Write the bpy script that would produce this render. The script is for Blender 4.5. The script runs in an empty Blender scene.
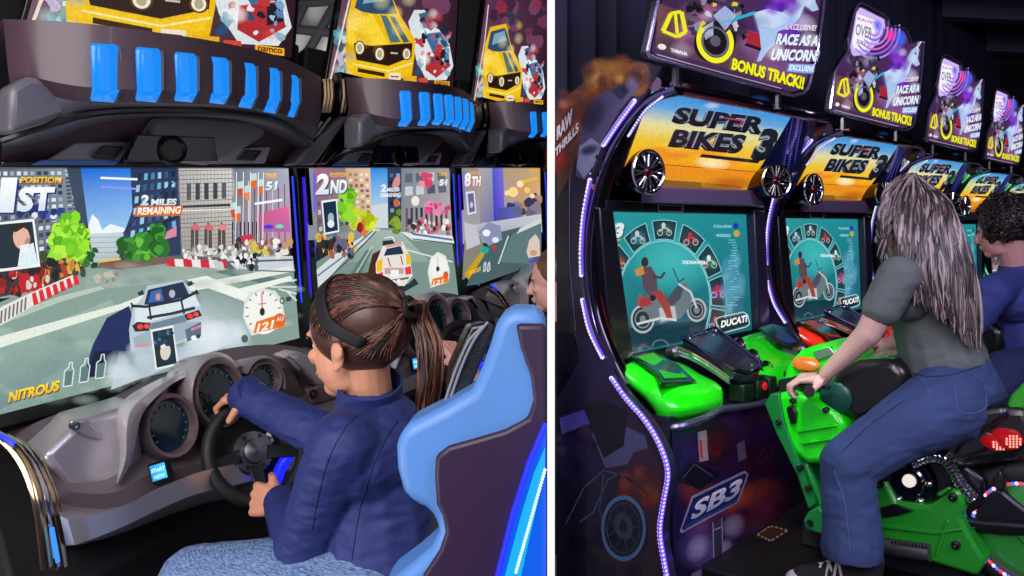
import bpy, bmesh, math, random
from mathutils import Vector, Matrix, noise
from math import sin, cos, pi, radians
V = Vector
random.seed(7)
C = bpy.context.scene.collection
H, F, CX, CY = 1.3, 800.0, 512.0, 235.0
CAM = V((0, 0, H))
UP = V((0, 0, 1))

def ray(px, py): return V(((px-CX)/F, 1, -(py-CY)/F))
def U(px, py, z): return CAM + ray(px, py)*z

class Frame:
    """a row of machines: u along the row, v out towards the player, k up"""
    def __init__(s, O, u, v, w):
        s.O, s.u, s.v, s.w, s.k = V(O), V(u).normalized(), V(v).normalized(), w, V((0, 0, 1))
    def P(s, a, b, c): return s.O + s.u*a + s.v*b + s.k*c
    def at(s, px, py, b=0, n=0, lean=0, world=False):
        kk = s.k - s.v*lean
        N = s.u.cross(kk)
        p0 = s.O + s.v*b
        r = ray(px, py)
        q = CAM + r*((p0-CAM).dot(N)/r.dot(N))
        return q if world else q - s.u*(s.w*n)
    def side(s, px, py, a):
        N = s.v.cross(s.k)
        r = ray(px, py)
        p0 = s.O + s.u*a
        return CAM + r*((p0-CAM).dot(N)/r.dot(N))

# ---------------------------------------------------------------- materials
def lin(c):
    if isinstance(c, str):
        c = c.lstrip('#'); c = [int(c[i:i+2], 16)/255 for i in (0, 2, 4)]
    return tuple(x/12.92 if x <= .04045 else ((x+.055)/1.055)**2.4 for x in c[:3])

MATS = {}
def mat(name, col='#808080', rough=.5, metal=0., emit=None, es=1., coat=0., bump=0., bscale=60., vary=0., vscale=8., spec=.5, alpha=1.):
    if name in MATS: return MATS[name]
    m = bpy.data.materials.new(name); m.use_nodes = True
    nt = m.node_tree; b = nt.nodes['Principled BSDF']
    c = (*lin(col), 1)
    b.inputs['Base Color'].default_value = c
    b.inputs['Roughness'].default_value = rough
    b.inputs['Metallic'].default_value = metal
    b.inputs['Coat Weight'].default_value = coat
    b.inputs['Coat Roughness'].default_value = .08
    b.inputs['Specular IOR Level'].default_value = spec
    b.inputs['Alpha'].default_value = alpha
    if emit:
        b.inputs['Emission Color'].default_value = (*lin(emit), 1)
        b.inputs['Emission Strength'].default_value = es
    if vary or bump:
        tc = nt.nodes.new('ShaderNodeTexCoord')
    if vary:
        n = nt.nodes.new('ShaderNodeTexNoise'); n.inputs['Scale'].default_value = vscale; n.inputs['Detail'].default_value = 5
        nt.links.new(tc.outputs['Object'], n.inputs['Vector'])
        hsv = nt.nodes.new('ShaderNodeHueSaturation'); hsv.inputs['Color'].default_value = c
        mr = nt.nodes.new('ShaderNodeMapRange'); mr.inputs['From Min'].default_value = .3; mr.inputs['From Max'].default_value = .7
        mr.inputs['To Min'].default_value = 1-vary; mr.inputs['To Max'].default_value = 1+vary
        nt.links.new(n.outputs['Fac'], mr.inputs['Value']); nt.links.new(mr.outputs['Result'], hsv.inputs['Value'])
        nt.links.new(hsv.outputs['Color'], b.inputs['Base Color'])
    if bump:
        n2 = nt.nodes.new('ShaderNodeTexNoise'); n2.inputs['Scale'].default_value = bscale; n2.inputs['Detail'].default_value = 4
        nt.links.new(tc.outputs['Object'], n2.inputs['Vector'])
        bp = nt.nodes.new('ShaderNodeBump'); bp.inputs['Strength'].default_value = bump; bp.inputs['Distance'].default_value = .01
        nt.links.new(n2.outputs['Fac'], bp.inputs['Height']); nt.links.new(bp.outputs['Normal'], b.inputs['Normal'])
    MATS[name] = m
    return m

def glow(name, col, es=1.):
    return mat(name, '#050505', rough=.4, emit=col, es=es)

def art_mat(name, lit, es=1., rough=.35, coat=0., tex=0., texscale=150.):
    """colours come from the drawing on the face; a lit screen or backlit sign emits them, a print reflects them"""
    if name in MATS: return MATS[name]
    m = bpy.data.materials.new(name); m.use_nodes = True
    nt = m.node_tree; b = nt.nodes['Principled BSDF']
    at = nt.nodes.new('ShaderNodeAttribute'); at.attribute_name = 'Col'
    src = at.outputs['Color']
    if tex:
        tc = nt.nodes.new('ShaderNodeTexCoord')
        n = nt.nodes.new('ShaderNodeTexNoise'); n.inputs['Scale'].default_value = texscale; n.inputs['Detail'].default_value = 6; n.inputs['Roughness'].default_value = .7
        nt.links.new(tc.outputs['Object'], n.inputs['Vector'])
        mr = nt.nodes.new('ShaderNodeMapRange'); mr.inputs['From Min'].default_value = .3; mr.inputs['From Max'].default_value = .7
        mr.inputs['To Min'].default_value = 1-tex; mr.inputs['To Max'].default_value = 1+tex
        nt.links.new(n.outputs['Fac'], mr.inputs['Value'])
        h = nt.nodes.new('ShaderNodeHueSaturation'); nt.links.new(src, h.inputs['Color']); nt.links.new(mr.outputs['Result'], h.inputs['Value'])
        src = h.outputs['Color']
    b.inputs['Roughness'].default_value = rough
    b.inputs['Coat Weight'].default_value = coat
    nt.links.new(at.outputs['Alpha'], b.inputs['Alpha'])
    if lit:
        b.inputs['Base Color'].default_value = (.004, .004, .005, 1)
        nt.links.new(src, b.inputs['Emission Color']); b.inputs['Emission Strength'].default_value = es
    else:
        nt.links.new(src, b.inputs['Base Color'])
    MATS[name] = m
    return m

# ---------------------------------------------------------------- objects
def root(name, loc, label, cat, group=None):
    o = bpy.data.objects.new(name, None); C.objects.link(o)
    o.location = loc; o.empty_display_size = .1
    o['label'] = label; o['category'] = cat
    if group: o['group'] = group
    return o
def tag(o, label, cat, group=None, kind=None):
    o['label'] = label; o['category'] = cat
    if group: o['group'] = group
    if kind: o['kind'] = kind
    return o
def struct(o):
    o['kind'] = 'structure'; return o
def worldloc(o):
    p = V(o.location)
    while o.parent: o = o.parent; p += V(o.location)
    return p
def copy_tree(o, off=None, label=None, skip=(), parent=None, remap=None):
    c = o.copy(); C.objects.link(c)
    if parent: c.parent = parent
    else: c.location = V(o.location) + off
    if label: c['label'] = label
    if remap and o.type == 'MESH':
        for i, s in enumerate(o.material_slots):
            if s.material and s.material.name in remap:
                c.material_slots[i].link = 'OBJECT'; c.material_slots[i].material = remap[s.material.name]
    for ch in o.children:
        if not any(ch.name.split('.')[0] == k for k in skip): copy_tree(ch, None, None, skip, c, remap)
    return c

class MB:
    def __init__(s): s.v = []; s.f = []; s.m = []; s.c = None; s.cur = 0
    def add(s, vs, fs):
        o = len(s.v); s.v += [V(p) for p in vs]
        s.f += [tuple(i+o for i in f) for f in fs]; s.m += [s.cur]*len(fs)
        return s
    def prism(s, pts, vec, taper=1.):
        n = len(pts); c = sum((V(p) for p in pts), V((0, 0, 0)))/n
        top = [c + (V(p)-c)*taper + vec for p in pts]
        return s.add(list(pts)+top, [tuple(range(n))[::-1], tuple(range(n, 2*n))] + [(i, (i+1) % n, n+(i+1) % n, n+i) for i in range(n)])
    def grid(s, rows, closed_u=False, caps=False):
        n = len(rows[0]); vs = [p for r in rows for p in r]; fs = []
        for i in range(len(rows)-1):
            for j in range(n if closed_u else n-1):
                k = (j+1) % n
                fs.append((i*n+j, i*n+k, (i+1)*n+k, (i+1)*n+j))
        if caps:
            fs.append(tuple(range(n))[::-1]); fs.append(tuple((len(rows)-1)*n+j for j in range(n)))
        return s.add(vs, fs)
    def tube(s, pts, r, n=8, caps=True, closed=False, flat=None):
        pts = [V(p) for p in pts]; m = len(pts)
        rs = r if isinstance(r, (list, tuple)) else [r]*m
        rows = []; ref = None
        for i, p in enumerate(pts):
            if closed: t = pts[(i+1) % m]-pts[i-1]
            else: t = pts[min(i+1, m-1)]-pts[max(i-1, 0)]
            if t.length < 1e-9: t = V((0, 0, 1))
            t.normalize()
            if ref is None:
                ref = t.cross(V((0, 0, 1)) if abs(t.z) < .9 else V((1, 0, 0)))
            a = ref - t*ref.dot(t)
            if a.length < 1e-6: a = t.orthogonal()
            a.normalize(); ref = a; b = t.cross(a)
            k = flat if flat else 1.
            rows.append([p + (a*cos(2*pi*j/n) + b*sin(2*pi*j/n)*k)*rs[i] for j in range(n)])
        if closed: rows.append(rows[0])
        return s.grid(rows, True, caps and not closed)
    def capsule(s, p0, r0, p1, r1, n=14):
        p0, p1 = V(p0), V(p1); d = p1-p0; L = d.length
        if L < 1e-6: return s.ell(p0, r0, r0, r0)
        d /= L; a = d.orthogonal().normalized(); b = d.cross(a); rows = []
        for i in range(0, 5):
            t = -pi/2 + i*pi/8*.98 + .02; rows.append((p0 + d*sin(t)*r0, cos(t)*r0))
        for i in range(0, 5):
            t = i*pi/8*.98; rows.append((p1 + d*sin(t)*r1, cos(t)*r1))
        return s.grid([[c + (a*cos(2*pi*j/n)+b*sin(2*pi*j/n))*q for j in range(n)] for c, q in rows], True, True)
    def chain(s, pr):
        for (p, r), (q, t) in zip(pr, pr[1:]): s.capsule(p, r, q, t)
        return s
    def ell(s, c, rx, ry, rz, ax=None, n=20, m=12):
        ax = ax or (V((1, 0, 0)), V((0, 1, 0)), V((0, 0, 1))); c = V(c); rows = []
        for i in range(m+1):
            t = -pi/2 + pi*(i/m*.98+.01)
            rows.append([c + ax[0]*rx*cos(t)*cos(2*pi*j/n) + ax[1]*ry*cos(t)*sin(2*pi*j/n) + ax[2]*rz*sin(t) for j in range(n)])
        return s.grid(rows, True, True)
    def lathe(s, c, axis, prof, n=28, ref=None, sx=1., sy=1.):
        """prof: (radius, height along axis)"""
        c = V(c); ax = V(axis).normalized()
        a = (V(ref) - ax*V(ref).dot(ax)).normalized() if ref else ax.orthogonal().normalized(); b = ax.cross(a)
        rows = [[c + ax*h + (a*cos(2*pi*j/n)*sx + b*sin(2*pi*j/n)*sy)*max(r, 1e-4) for j in range(n)] for r, h in prof]
        return s.grid(rows, True, True)
    def box(s, c, x, y, z):
        """centre and three half-axis vectors"""
        c = V(c); p = [c + x*i + y*j + z*k for k in (-1, 1) for j in (-1, 1) for i in (-1, 1)]
        return s.add(p, [(0, 2, 3, 1), (4, 5, 7, 6), (0, 1, 5, 4), (2, 6, 7, 3), (0, 4, 6, 2), (1, 3, 7, 5)])
    def build(s, name, mats, parent=None, bevel=0., smooth=40, subsurf=0, label=None, seg=2, solid=0., fix=True):
        me = bpy.data.meshes.new(name)
        off = worldloc(parent) if parent else V((0, 0, 0))
        me.from_pydata([p-off for p in s.v], [], s.f)
        mats = mats if isinstance(mats, (list, tuple)) else [mats]
        for m in mats: me.materials.append(m)
        if len(mats) > 1: me.polygons.foreach_set('material_index', s.m)
        if s.c:
            a = me.color_attributes.new('Col', 'FLOAT_COLOR', 'CORNER'); k = 0
            for p, cc in zip(me.polygons, s.c):
                for j, li in enumerate(p.loop_indices):
                    c_ = cc[j % len(cc)]; a.data[li].color = c_ if len(c_) == 4 else (*c_, 1)
        elif fix:
            bm = bmesh.new(); bm.from_mesh(me); bmesh.ops.recalc_face_normals(bm, faces=bm.faces); bm.to_mesh(me); bm.free()
        if smooth:
            me.shade_smooth(); me.set_sharp_from_angle(angle=radians(smooth))
        me.update()
        o = bpy.data.objects.new(name, me); C.objects.link(o)
        if parent: o.parent = parent
        if solid:
            md = o.modifiers.new('s', 'SOLIDIFY'); md.thickness = solid; md.offset = -1
        if bevel:
            md = o.modifiers.new('b', 'BEVEL'); md.width = bevel; md.segments = seg; md.limit_method = 'ANGLE'; md.angle_limit = radians(35)
        if subsurf:
            md = o.modifiers.new('u', 'SUBSURF'); md.levels = md.render_levels = subsurf
        if label: o['label'] = label
        return o

def organic(mb, name, m, parent=None, voxel=.005, it=3, fold=0., ff=(25, 25, 25), hem=None, label=None):
    """grow one continuous skin over the shapes in mb"""
    o = mb.build(name, m, parent, smooth=0)
    md = o.modifiers.new('r', 'REMESH'); md.mode = 'VOXEL'; md.voxel_size = voxel
    md = o.modifiers.new('s', 'SMOOTH'); md.factor = .5; md.iterations = it
    ts = bpy.data.scenes.new('grow'); par = o.parent; o.parent = None
    ts.collection.objects.link(o)
    with bpy.context.temp_override(scene=ts, view_layer=ts.view_layers[0]): dg = bpy.context.evaluated_depsgraph_get()
    dg.update()
    me = bpy.data.meshes.new_from_object(o.evaluated_get(dg), depsgraph=dg)
    ts.collection.objects.unlink(o); o.parent = par; bpy.data.scenes.remove(ts)
    old = o.data; o.modifiers.clear(); o.data = me; bpy.data.meshes.remove(old); me.name = name
    if not me.materials:
        me.materials.append(m)
    if fold:
        ns = [v.normal.copy() for v in me.vertices]
        for v, vn in zip(me.vertices, ns):
            q = V((v.co.x*ff[0], v.co.y*ff[1], v.co.z*ff[2]))
            n = noise.noise(q)*.7 + noise.noise(q*2.3)*.3
            v.co += vn*(fold*(1-abs(n)*2.2))
    if hem is not None:
        lo = hem - worldloc(o).z
        for v in me.vertices:
            if v.co.z < lo: v.co.z = lo
    me.shade_smooth()
    if label: o['label'] = label
    return o

from mathutils.bvhtree import BVHTree
def stick(o, pix, out=.0006):
    """points on the skin of o along a drawn line"""
    w = worldloc(o); bv = BVHTree.FromPolygons([v.co + w for v in o.data.vertices], [tuple(p.vertices) for p in o.data.polygons]); r = []
    for p in cr([V((x, y, 0)) for x, y in pix], 40):
        h = bv.ray_cast(CAM, ray(p.x, p.y).normalized())
        if h[0]: r.append(h[0] + h[1]*out)
    return r
def seam(o, pix, name, m, r=.0014):
    q = stick(o, pix)
    if len(q) > 2: MB().tube(q, r, 6).build(name, m, o)

def cr(pts, n):
    """smooth curve through points (any dimension), n samples"""
    pts = [V(p) for p in pts]; m = len(pts); out = []
    d = [0]
    for i in range(1, m): d.append(d[-1] + max((pts[i]-pts[i-1]).length, 1e-9))
    for k in range(n):
        t = d[-1]*k/(n-1); i = 0
        while i < m-2 and t > d[i+1]: i += 1
        f = (t-d[i])/(d[i+1]-d[i])
        p0, p1, p2, p3 = pts[max(i-1, 0)], pts[i], pts[i+1], pts[min(i+2, m-1)]
        out.append(.5*((2*p1)+(p2-p0)*f+(2*p0-5*p1+4*p2-p3)*f*f+(3*p1-p0-3*p2+p3)*f**3))
    return out

# ---------------------------------------------------------------- flat drawings (screens, prints, signs)
TXT = {}
def text_shape(sx, bold):
    k = (sx, bold)
    if k not in TXT:
        cu = bpy.data.curves.new('lettering', 'FONT'); cu.body = sx; cu.offset = bold; cu.resolution_u = 3
        ob = bpy.data.objects.new('lettering', cu); me = ob.to_mesh()
        vs = [v.co.copy() for v in me.vertices]; fs = [tuple(p.vertices) for p in me.polygons]
        ob.to_mesh_clear(); bpy.data.objects.remove(ob); bpy.data.curves.remove(cu)
        x0 = min(v.x for v in vs); x1 = max(v.x for v in vs); y0 = min(v.y for v in vs); y1 = max(v.y for v in vs)
        TXT[k] = ([((v.x-x0)/(x1-x0), (v.y-y0)/(y1-y0)) for v in vs], fs)
    return TXT[k]

class Art:
    def __init__(s, fn, step=.0005):
        """fn maps drawing coordinates to a point of the panel"""
        s.fn = fn; s.mb = MB(); s.mb.c = []; s.step = step
        p, q, r = fn(0, 0), fn(10, 0), fn(0, 10)
        n = (q-p).cross(r-p).normalized()
        s.n = n if n.dot(CAM-p) > 0 else -n
    def poly(s, pts, col, lay=1):
        cols = col if isinstance(col, list) else [col]
        cols = [lin(c) for c in cols]
        s.mb.add([s.fn(*p) + s.n*(lay*s.step) for p in pts], [tuple(range(len(pts)))]); s.mb.c.append(cols); return s
    def rect(s, x0, y0, x1, y1, col, lay=1): return s.poly([(x0, y0), (x1, y0), (x1, y1), (x0, y1)], col, lay)
    def grad(s, pts, cols, lay=1, n=8):
        """bilinear four-corner blend"""
        cs = [V(lin(c)) for c in cols]; P = [V((*p, 0)) for p in pts]
        bl = lambda A, x, y: (A[0]*(1-x)+A[1]*x)*(1-y)+(A[3]*(1-x)+A[2]*x)*y
        for i in range(n):
            for j in range(n):
                q = [(i/n, j/n), ((i+1)/n, j/n), ((i+1)/n, (j+1)/n), (i/n, (j+1)/n)]
                s.mb.add([s.fn(*bl(P, x, y)[:2]) + s.n*(lay*s.step) for x, y in q], [(0, 1, 2, 3)])
                s.mb.c.append([tuple(bl(cs, x, y)) for x, y in q])
        return s
    def ell(s, cx, cy, rx, ry, col, lay=1, rot=0, n=24, jag=0):
        pts = []
        for j in range(n):
            t = 2*pi*j/n; k = 1+jag*(random.random()-.5)*2
            x, y = rx*k*cos(t), ry*k*sin(t)
            pts.append((cx+x*cos(rot)-y*sin(rot), cy+x*sin(rot)+y*cos(rot)))
        return s.poly(pts, col, lay)
    def soft(s, cx, cy, rx, ry, col, lay=2, a=1., rot=0, n=18):
        """a puff that fades out towards its rim"""
        c = lin(col); p = []
        for j in range(n):
            t = 2*pi*j/n; x, y = rx*cos(t), ry*sin(t)
            p.append((cx+x*cos(rot)-y*sin(rot), cy+x*sin(rot)+y*cos(rot)))
        mid = [(cx+(x-cx)*.5, cy+(y-cy)*.5) for x, y in p]
        o = s.n*(lay*s.step)
        for j in range(n):
            k = (j+1) % n
            s.mb.add([s.fn(cx, cy)+o, s.fn(*mid[j])+o, s.fn(*mid[k])+o], [(0, 1, 2)]); s.mb.c.append([(*c, a), (*c, a*.65), (*c, a*.65)])
            s.mb.add([s.fn(*mid[j])+o, s.fn(*p[j])+o, s.fn(*p[k])+o, s.fn(*mid[k])+o], [(0, 1, 2, 3)]); s.mb.c.append([(*c, a*.65), (*c, 0.), (*c, 0.), (*c, a*.65)])
        return s
    def softs(s, x0, y0, x1, y1, n, r, cols, lay=2, a=.6, asp=1.):
        for i in range(n):
            q = r*(.6+.8*random.random())
            s.soft(random.uniform(x0, x1), random.uniform(y0, y1), q, q*asp, random.choice(cols), lay+random.random()*.9, a, n=10)
        return s
    def ring(s, cx, cy, rx, ry, w, col, lay=1, t0=0, t1=360, n=28):
        for j in range(n):
            a, b = radians(t0+(t1-t0)*j/n), radians(t0+(t1-t0)*(j+1)/n)
            s.poly([(cx+rx*cos(a), cy+ry*sin(a)), (cx+rx*cos(b), cy+ry*sin(b)), (cx+(rx-w)*cos(b), cy+(ry-w*ry/rx)*sin(b)), (cx+(rx-w)*cos(a), cy+(ry-w*ry/rx)*sin(a))], col, lay)
        return s
    def line(s, pts, w, col, lay=1, closed=False):
        pts = list(pts)+([pts[0]] if closed else [])
        for (x0, y0), (x1, y1) in zip(pts, pts[1:]):
            d = math.hypot(x1-x0, y1-y0) or 1; nx, ny = -(y1-y0)/d*w/2, (x1-x0)/d*w/2
            s.poly([(x0+nx, y0+ny), (x1+nx, y1+ny), (x1-nx, y1-ny), (x0-nx, y0-ny)], col, lay)
        return s
    def text(s, st, x0, y0, x1, y1, h, col, lay=4, slant=0., bold=.02, shadow=None, so=(1, 1), h1=None):
        """baseline from (x0,y0) to (x1,y1), height h"""
        vs, fs = text_shape(st, bold); h1 = h1 or h
        for c, dx, dy, l in ([(shadow, so[0], so[1], lay-.5)] if shadow else []) + [(col, 0, 0, lay)]:
            mp = []
            for a, b in vs:
                hh = h+(h1-h)*a
                mp.append((x0+(x1-x0)*a+slant*hh*b+dx, y0+(y1-y0)*a-hh*b+dy))
            cl = c if isinstance(c, list) else [c, c]
            c0, c1 = V(lin(cl[0])), V(lin(cl[1]))
            s.mb.add([s.fn(*p)+s.n*(l*s.step) for p in mp], fs)
            for f in fs: s.mb.c.append([tuple(c0*(1-vs[i][1])+c1*vs[i][1]) for i in f])
        return s
    def blobs(s, x0, y0, x1, y1, n, r, cols, lay=2, asp=1., jag=.25):
        for i in range(n):
            q = r*(.5+random.random())
            s.ell(random.uniform(x0, x1), random.uniform(y0, y1), q, q*asp, random.choice(cols), lay+random.random()*.9, n=9, jag=jag)
        return s
    def build(s, name, m, parent, label=None): return s.mb.build(name, m, parent, smooth=0, label=label)
# ================================================================ LEFT BAY: sit-down driving cabinets
FL = Frame(U(172, 168, 2.16), (.46, 1, .084), (.76, -.65, 0), 1.05)
def LB(px, py, b=0, n=0): return FL.at(px, py, b, n)
FLOOR_C = -1.5           # floor level under the left row, measured down from the top of a screen
LEAN = .2

m_purple = mat('purple_brown_gloss', '#4d3a44', rough=.42, coat=.1, vary=.12, vscale=6)
m_dgrey = mat('dark_grey_plastic', '#55535c', rough=.38, coat=.2)
m_grey = mat('mid_grey_plastic', '#807e86', rough=.4, coat=.2)
m_silver = mat('silver_plastic', '#b9b5bb', rough=.32, metal=.55, coat=.2)
m_silver2 = mat('dull_silver_plastic', '#827d84', rough=.38, metal=.45)
m_black = mat('black_plastic', '#0b0b0e', rough=.35, coat=.2)
m_matte = mat('black_matte', '#08080a', rough=.8)
m_rubber = mat('black_rubber', '#131316', rough=.55, bump=.15, bscale=400)
m_chrome = mat('chrome', '#d8d8de', rough=.12, metal=1.)
m_gold = mat('warm_chrome', '#d9bf94', rough=.18, metal=1.)
m_gun = mat('gunmetal', '#7c7e88', rough=.3, metal=.9)
m_brown = mat('brown_plastic', '#5d4b50', rough=.4, coat=.3)
m_cyanpane = mat('blue_window_lit', '#0a3a66', rough=.2, emit='#1488f0', es=1.)
m_blueled = glow('blue_led', '#2b45ff', 1.3)
m_purpled = glow('violet_led', '#3a1ccf', .9)
m_dial = mat('gauge_glass', '#0b2026', rough=.12, coat=.8)
m_dialmark = mat('gauge_marks', '#2f626a', rough=.5)
m_blueglass = mat('blue_tinted_glass', '#0c1b33', rough=.1, coat=1.)
m_shine = mat('seat_blue', '#5d93dc', rough=.45, coat=.1)
m_seatback = mat('seat_aubergine', '#33203f', rough=.45)
m_screen = art_mat('screen_picture', True, 1., rough=.25, tex=.10, texscale=170)
m_sign = art_mat('backlit_sign_left', True, .95, rough=.2, tex=.2, texscale=90)

W = 1.05
base1 = FL.P(0, .1, FLOOR_C)
cab = root('driving_cabinet', base1, 'grey sit-down driving cabinet whose screen reads 1ST, before the girl in navy', 'arcade machine', 'driving cabinets in a row')

# ---- canopy: rows of (px, py) across the hood of the first cabinet
def hood_rows():
    N = 25
    def row(pts, b0, bulge, asis=None):
        q = cr([V((x, y, 0)) for x, y in pts], N); out = []
        for i, p in enumerate(q):
            s = 2*i/(N-1)-1
            out.append(LB(p.x, p.y, b0 + bulge*(1-s*s)))
        return out
    r1p = [(3, 19), (70, 22), (140, 30), (219, 42), (278, 56), (321, 77)]
    r1 = row(r1p, .16, .20)
    r0 = [p - FL.v*.02 + UP*.0 for p in row(r1p, .14, .20)]
    rb = [FL.P((p-FL.O).dot(FL.u) if False else 0, 0, 0) for p in r1]
    back = []
    for i, p in enumerate(r1):
        s = 2*i/(N-1)-1
        back.append(p - FL.v*(.10+.20*(1-s*s)) - UP*.01)
    r2 = row([(8, 70), (70, 85), (140, 90), (219, 93), (278, 100), (321, 113)], .17, .205)
    r3 = row([(10, 84), (75, 101), (140, 103), (219, 105), (278, 113), (318, 128)], .15, .19)
    r4 = row([(2, 138), (45, 124), (85, 113), (140, 109), (219, 111), (278, 121), (312, 142)], .15, .15)
    r4b = row([(2, 142), (45, 128), (85, 117), (140, 113), (219, 115), (278, 125), (311, 146)], .14, .13)
    r5 = row([(2, 150), (50, 140), (95, 125), (150, 117), (235, 121), (285, 140), (306, 155)], .06, .02)
    r6 = row([(0, 166), (60, 165.5), (100, 165), (150, 165), (240, 165), (275, 166), (302, 167)], .03, .0)
    return back, r1, r2, r3, r4, r4b, r5, r6
R = hood_rows()
m = MB(); m.grid([R[0], R[1], R[2], R[3]])
canopy = m.build('canopy', m_purple, cab, smooth=50)
m = MB(); m.grid([R[3], R[4], R[4+1], R[6]]); m.build('canopy_lip', m_dgrey, cab, smooth=50)
m = MB(); m.grid([R[6], R[7]]); rec = m.build('canopy_recess', m_purple, cab, smooth=50)
# side fender on the left and bevelled cheek on the right of the hood
def plate(pts, b0, b1, name, mt, par, bevel=.006, taper=1., subsurf=0):
    p = [LB(x, y, b0) for x, y in pts]
    return MB().prism(p, FL.v*(b1-b0), taper).build(name, mt, par, bevel=bevel, subsurf=subsurf)
plate([(-6, 92), (12, 82), (46, 82), (62, 86), (73, 97), (79, 111), (44, 123), (-6, 138)], .16, .25, 'canopy_cheek', mat('slate_plastic', '#67656d', rough=.4, coat=.15), cab, bevel=.014)
m = MB(); m.tube([p - UP*.003 + FL.v*.004 for p in R[4]], .009, 8); m.build('lip_trim', m_black, cab)
for pts in ([(44, 161), (72, 143), (130, 142), (116, 163)], [(196, 165), (230, 149), (268, 147), (262, 164)]): plate(pts, .045, .062, 'speaker_plate', mat('pale_grey_plastic', '#a8a5ac', rough=.4), cab, bevel=.004)
plate([(330, 118), (336, 120), (300, 166), (280, 166), (292, 150)], .06, .14, 'canopy_cheek', m_dgrey, cab, bevel=.01)
# moulded duct, speaker grilles and the camera under the hood
plate([(134, 138), (142, 120), (160, 117), (240, 122), (253, 127), (252, 138), (215, 160), (196, 166), (128, 160)], .03, .10, 'camera_housing', m_grey, cab, bevel=.012)
plate([(133, 135), (210, 138), (214, 162), (122, 162)], .085, .108, 'camera_window', m_blueglass, cab, bevel=.003)
cc = LB(172, 150, .115); m = MB(); m.lathe(cc, FL.v, [(.036, -.01), (.036, .008), (.03, .012), (.026, .004), (.0, .002)]); m.build('camera_lens', m_black, cab)
for pts in ([(102, 146), (122, 147), (113, 159), (92, 158)], [(245, 150), (260, 151), (252, 161), (236, 160)]):
    g = plate(pts, .06, .075, 'speaker_grille', m_black, cab, bevel=.002)
    x0, x1 = pts[0], pts[1]
    mm = MB()
    for i in range(1, 6):
        f = i/6
        A = V((pts[0][0]+(pts[3][0]-pts[0][0])*f, pts[0][1]+(pts[3][1]-pts[0][1])*f)); B = V((pts[1][0]+(pts[2][0]-pts[1][0])*f, pts[1][1]+(pts[2][1]-pts[1][1])*f))
        mm.tube([LB(A.x+1, A.y, .077), LB(B.x-1, B.y, .077)], .0015, 5)
    mm.build('grille_bars', m_dgrey, g)
plate([(-8, 162), (303, 163), (303, 169), (-8, 169)], .0, .06, 'screen_header', m_black, cab, bevel=.004)
plate([(40, 160), (118, 160), (114, 165), (30, 165)], .06, .07, 'header_trim', mat('header_blue', '#3a78c8', rough=.3, coat=.5), cab, bevel=.002)

# ---- seven lit blue windows bent over the fold of the hood
wins = [(92, 43, 119, 89, 101), (137, 47, 161, 90, 101), (175.5, 52, 197, 91, 101), (210, 56.5, 229, 93, 103), (239, 62, 256, 95, 107), (264, 67, 280, 98, 112), (286.5, 74, 299, 101, 116)]
def hoodb(px):
    s = max(-1, min(1, 2*(px-3)/318.0-1)); return .16 + .20*(1-s*s)
for x0, y0, x1, y2, y3 in wins:
    m = MB(); rows = []
    b0 = hoodb((x0+x1)/2)+.014
    tilt = (y3-y2)*.12
    for (xa, xb, y, db) in ((x0+1.5, x1-3, y0, 0), (x0, x1-.6, y0+3, 0), (x0+.2, x1, y0+8, 0), (x0+2, x1+.5, y2, .008), (x0+1.6, x1-.5, y2+2, .006), (x0-.5, x1-5, y3, -.016)):
        rows.append([LB(xa, y, b0+db), LB((xa+xb)/2, y+.8, b0+db+.002), LB(xb, y+1.6, b0+db)])
    m.grid(rows)
    lp = m.build('light_panel', m_cyanpane, cab, solid=.006)
    m = MB(); m.tube([LB(x1+.8, y0+4, b0), LB(x1+1.6, y0+10, b0), LB(x1+1.6, y2, b0+.006), LB(x1-3.5, y3+.8, b0-.014)], .004, 6); m.build('panel_edge', m_dgrey, lp)
# ---- end caps between hoods
for (x0, x1) in ((322.5, 332), (341, 351)):
    m = MB()
    for k in range(3):
        xx = x0+(x1-x0)*(k+.5)/3
        m.tube([LB(xx, 80, .14), LB(xx+1, 96, .15), LB(xx-1.5, 112, .13)], .009, 8)
    m.build('end_cap', m_gold, cab)
plate([(318, 76), (353, 84), (353, 114), (304, 166), (296, 166), (318, 128)], -.02, .105, 'end_bracket', m_black, cab, bevel=.006)
m = MB(); m.tube([LB(330, 118, .12), LB(306, 150, .10), LB(302, 163, .08)], .006, 6); m.tube([LB(322, 122, .125), LB(300, 152, .10)], .006, 6); m.build('end_brace', m_gun, cab)

# ---- screen bezel, LED strips
bez = MB()
def scrpt(px, py, b=0, n=0, world=False): return FL.at(px, py, b, n, LEAN, world)
outer = [(-16, 164), (304, 164), (318, 345), (-16, 432)]
pts = [scrpt(x, y, -.03) for x, y in outer]
MB().prism(pts, -FL.v*.06).build('screen_backing', m_black, cab)
plate([(287.5, 166), (291, 166), (304, 340), (298, 341)], 0, .05, 'screen_bezel', m_black, cab, bevel=.003)
plate([(295.5, 166), (300, 166), (313, 337), (307, 339)], 0, .05, 'screen_bezel', m_black, cab, bevel=.003)
m = MB()
for k in range(64):
    f = k/63; p = FL.at(292.5+11*f, 177+153*f, .055); m.box(p, FL.u*.0035, FL.v*.002, UP*.0028)
m.build('led_strip', m_blueled, cab)
m = MB(); m.tube([FL.at(303.5+7*f, 177+122*f, .05) for f in (0, .3, .6, 1)], .0055, 6); m.build('led_tube', m_purpled, cab)
m = MB()
for k in range(40):
    f = k/39; p = FL.at(-4+2*f, 177+153*f, .04); m.box(p, FL.u*.0035, FL.v*.002, UP*.0028)
m.build('led_strip', m_blueled, cab)

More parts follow.
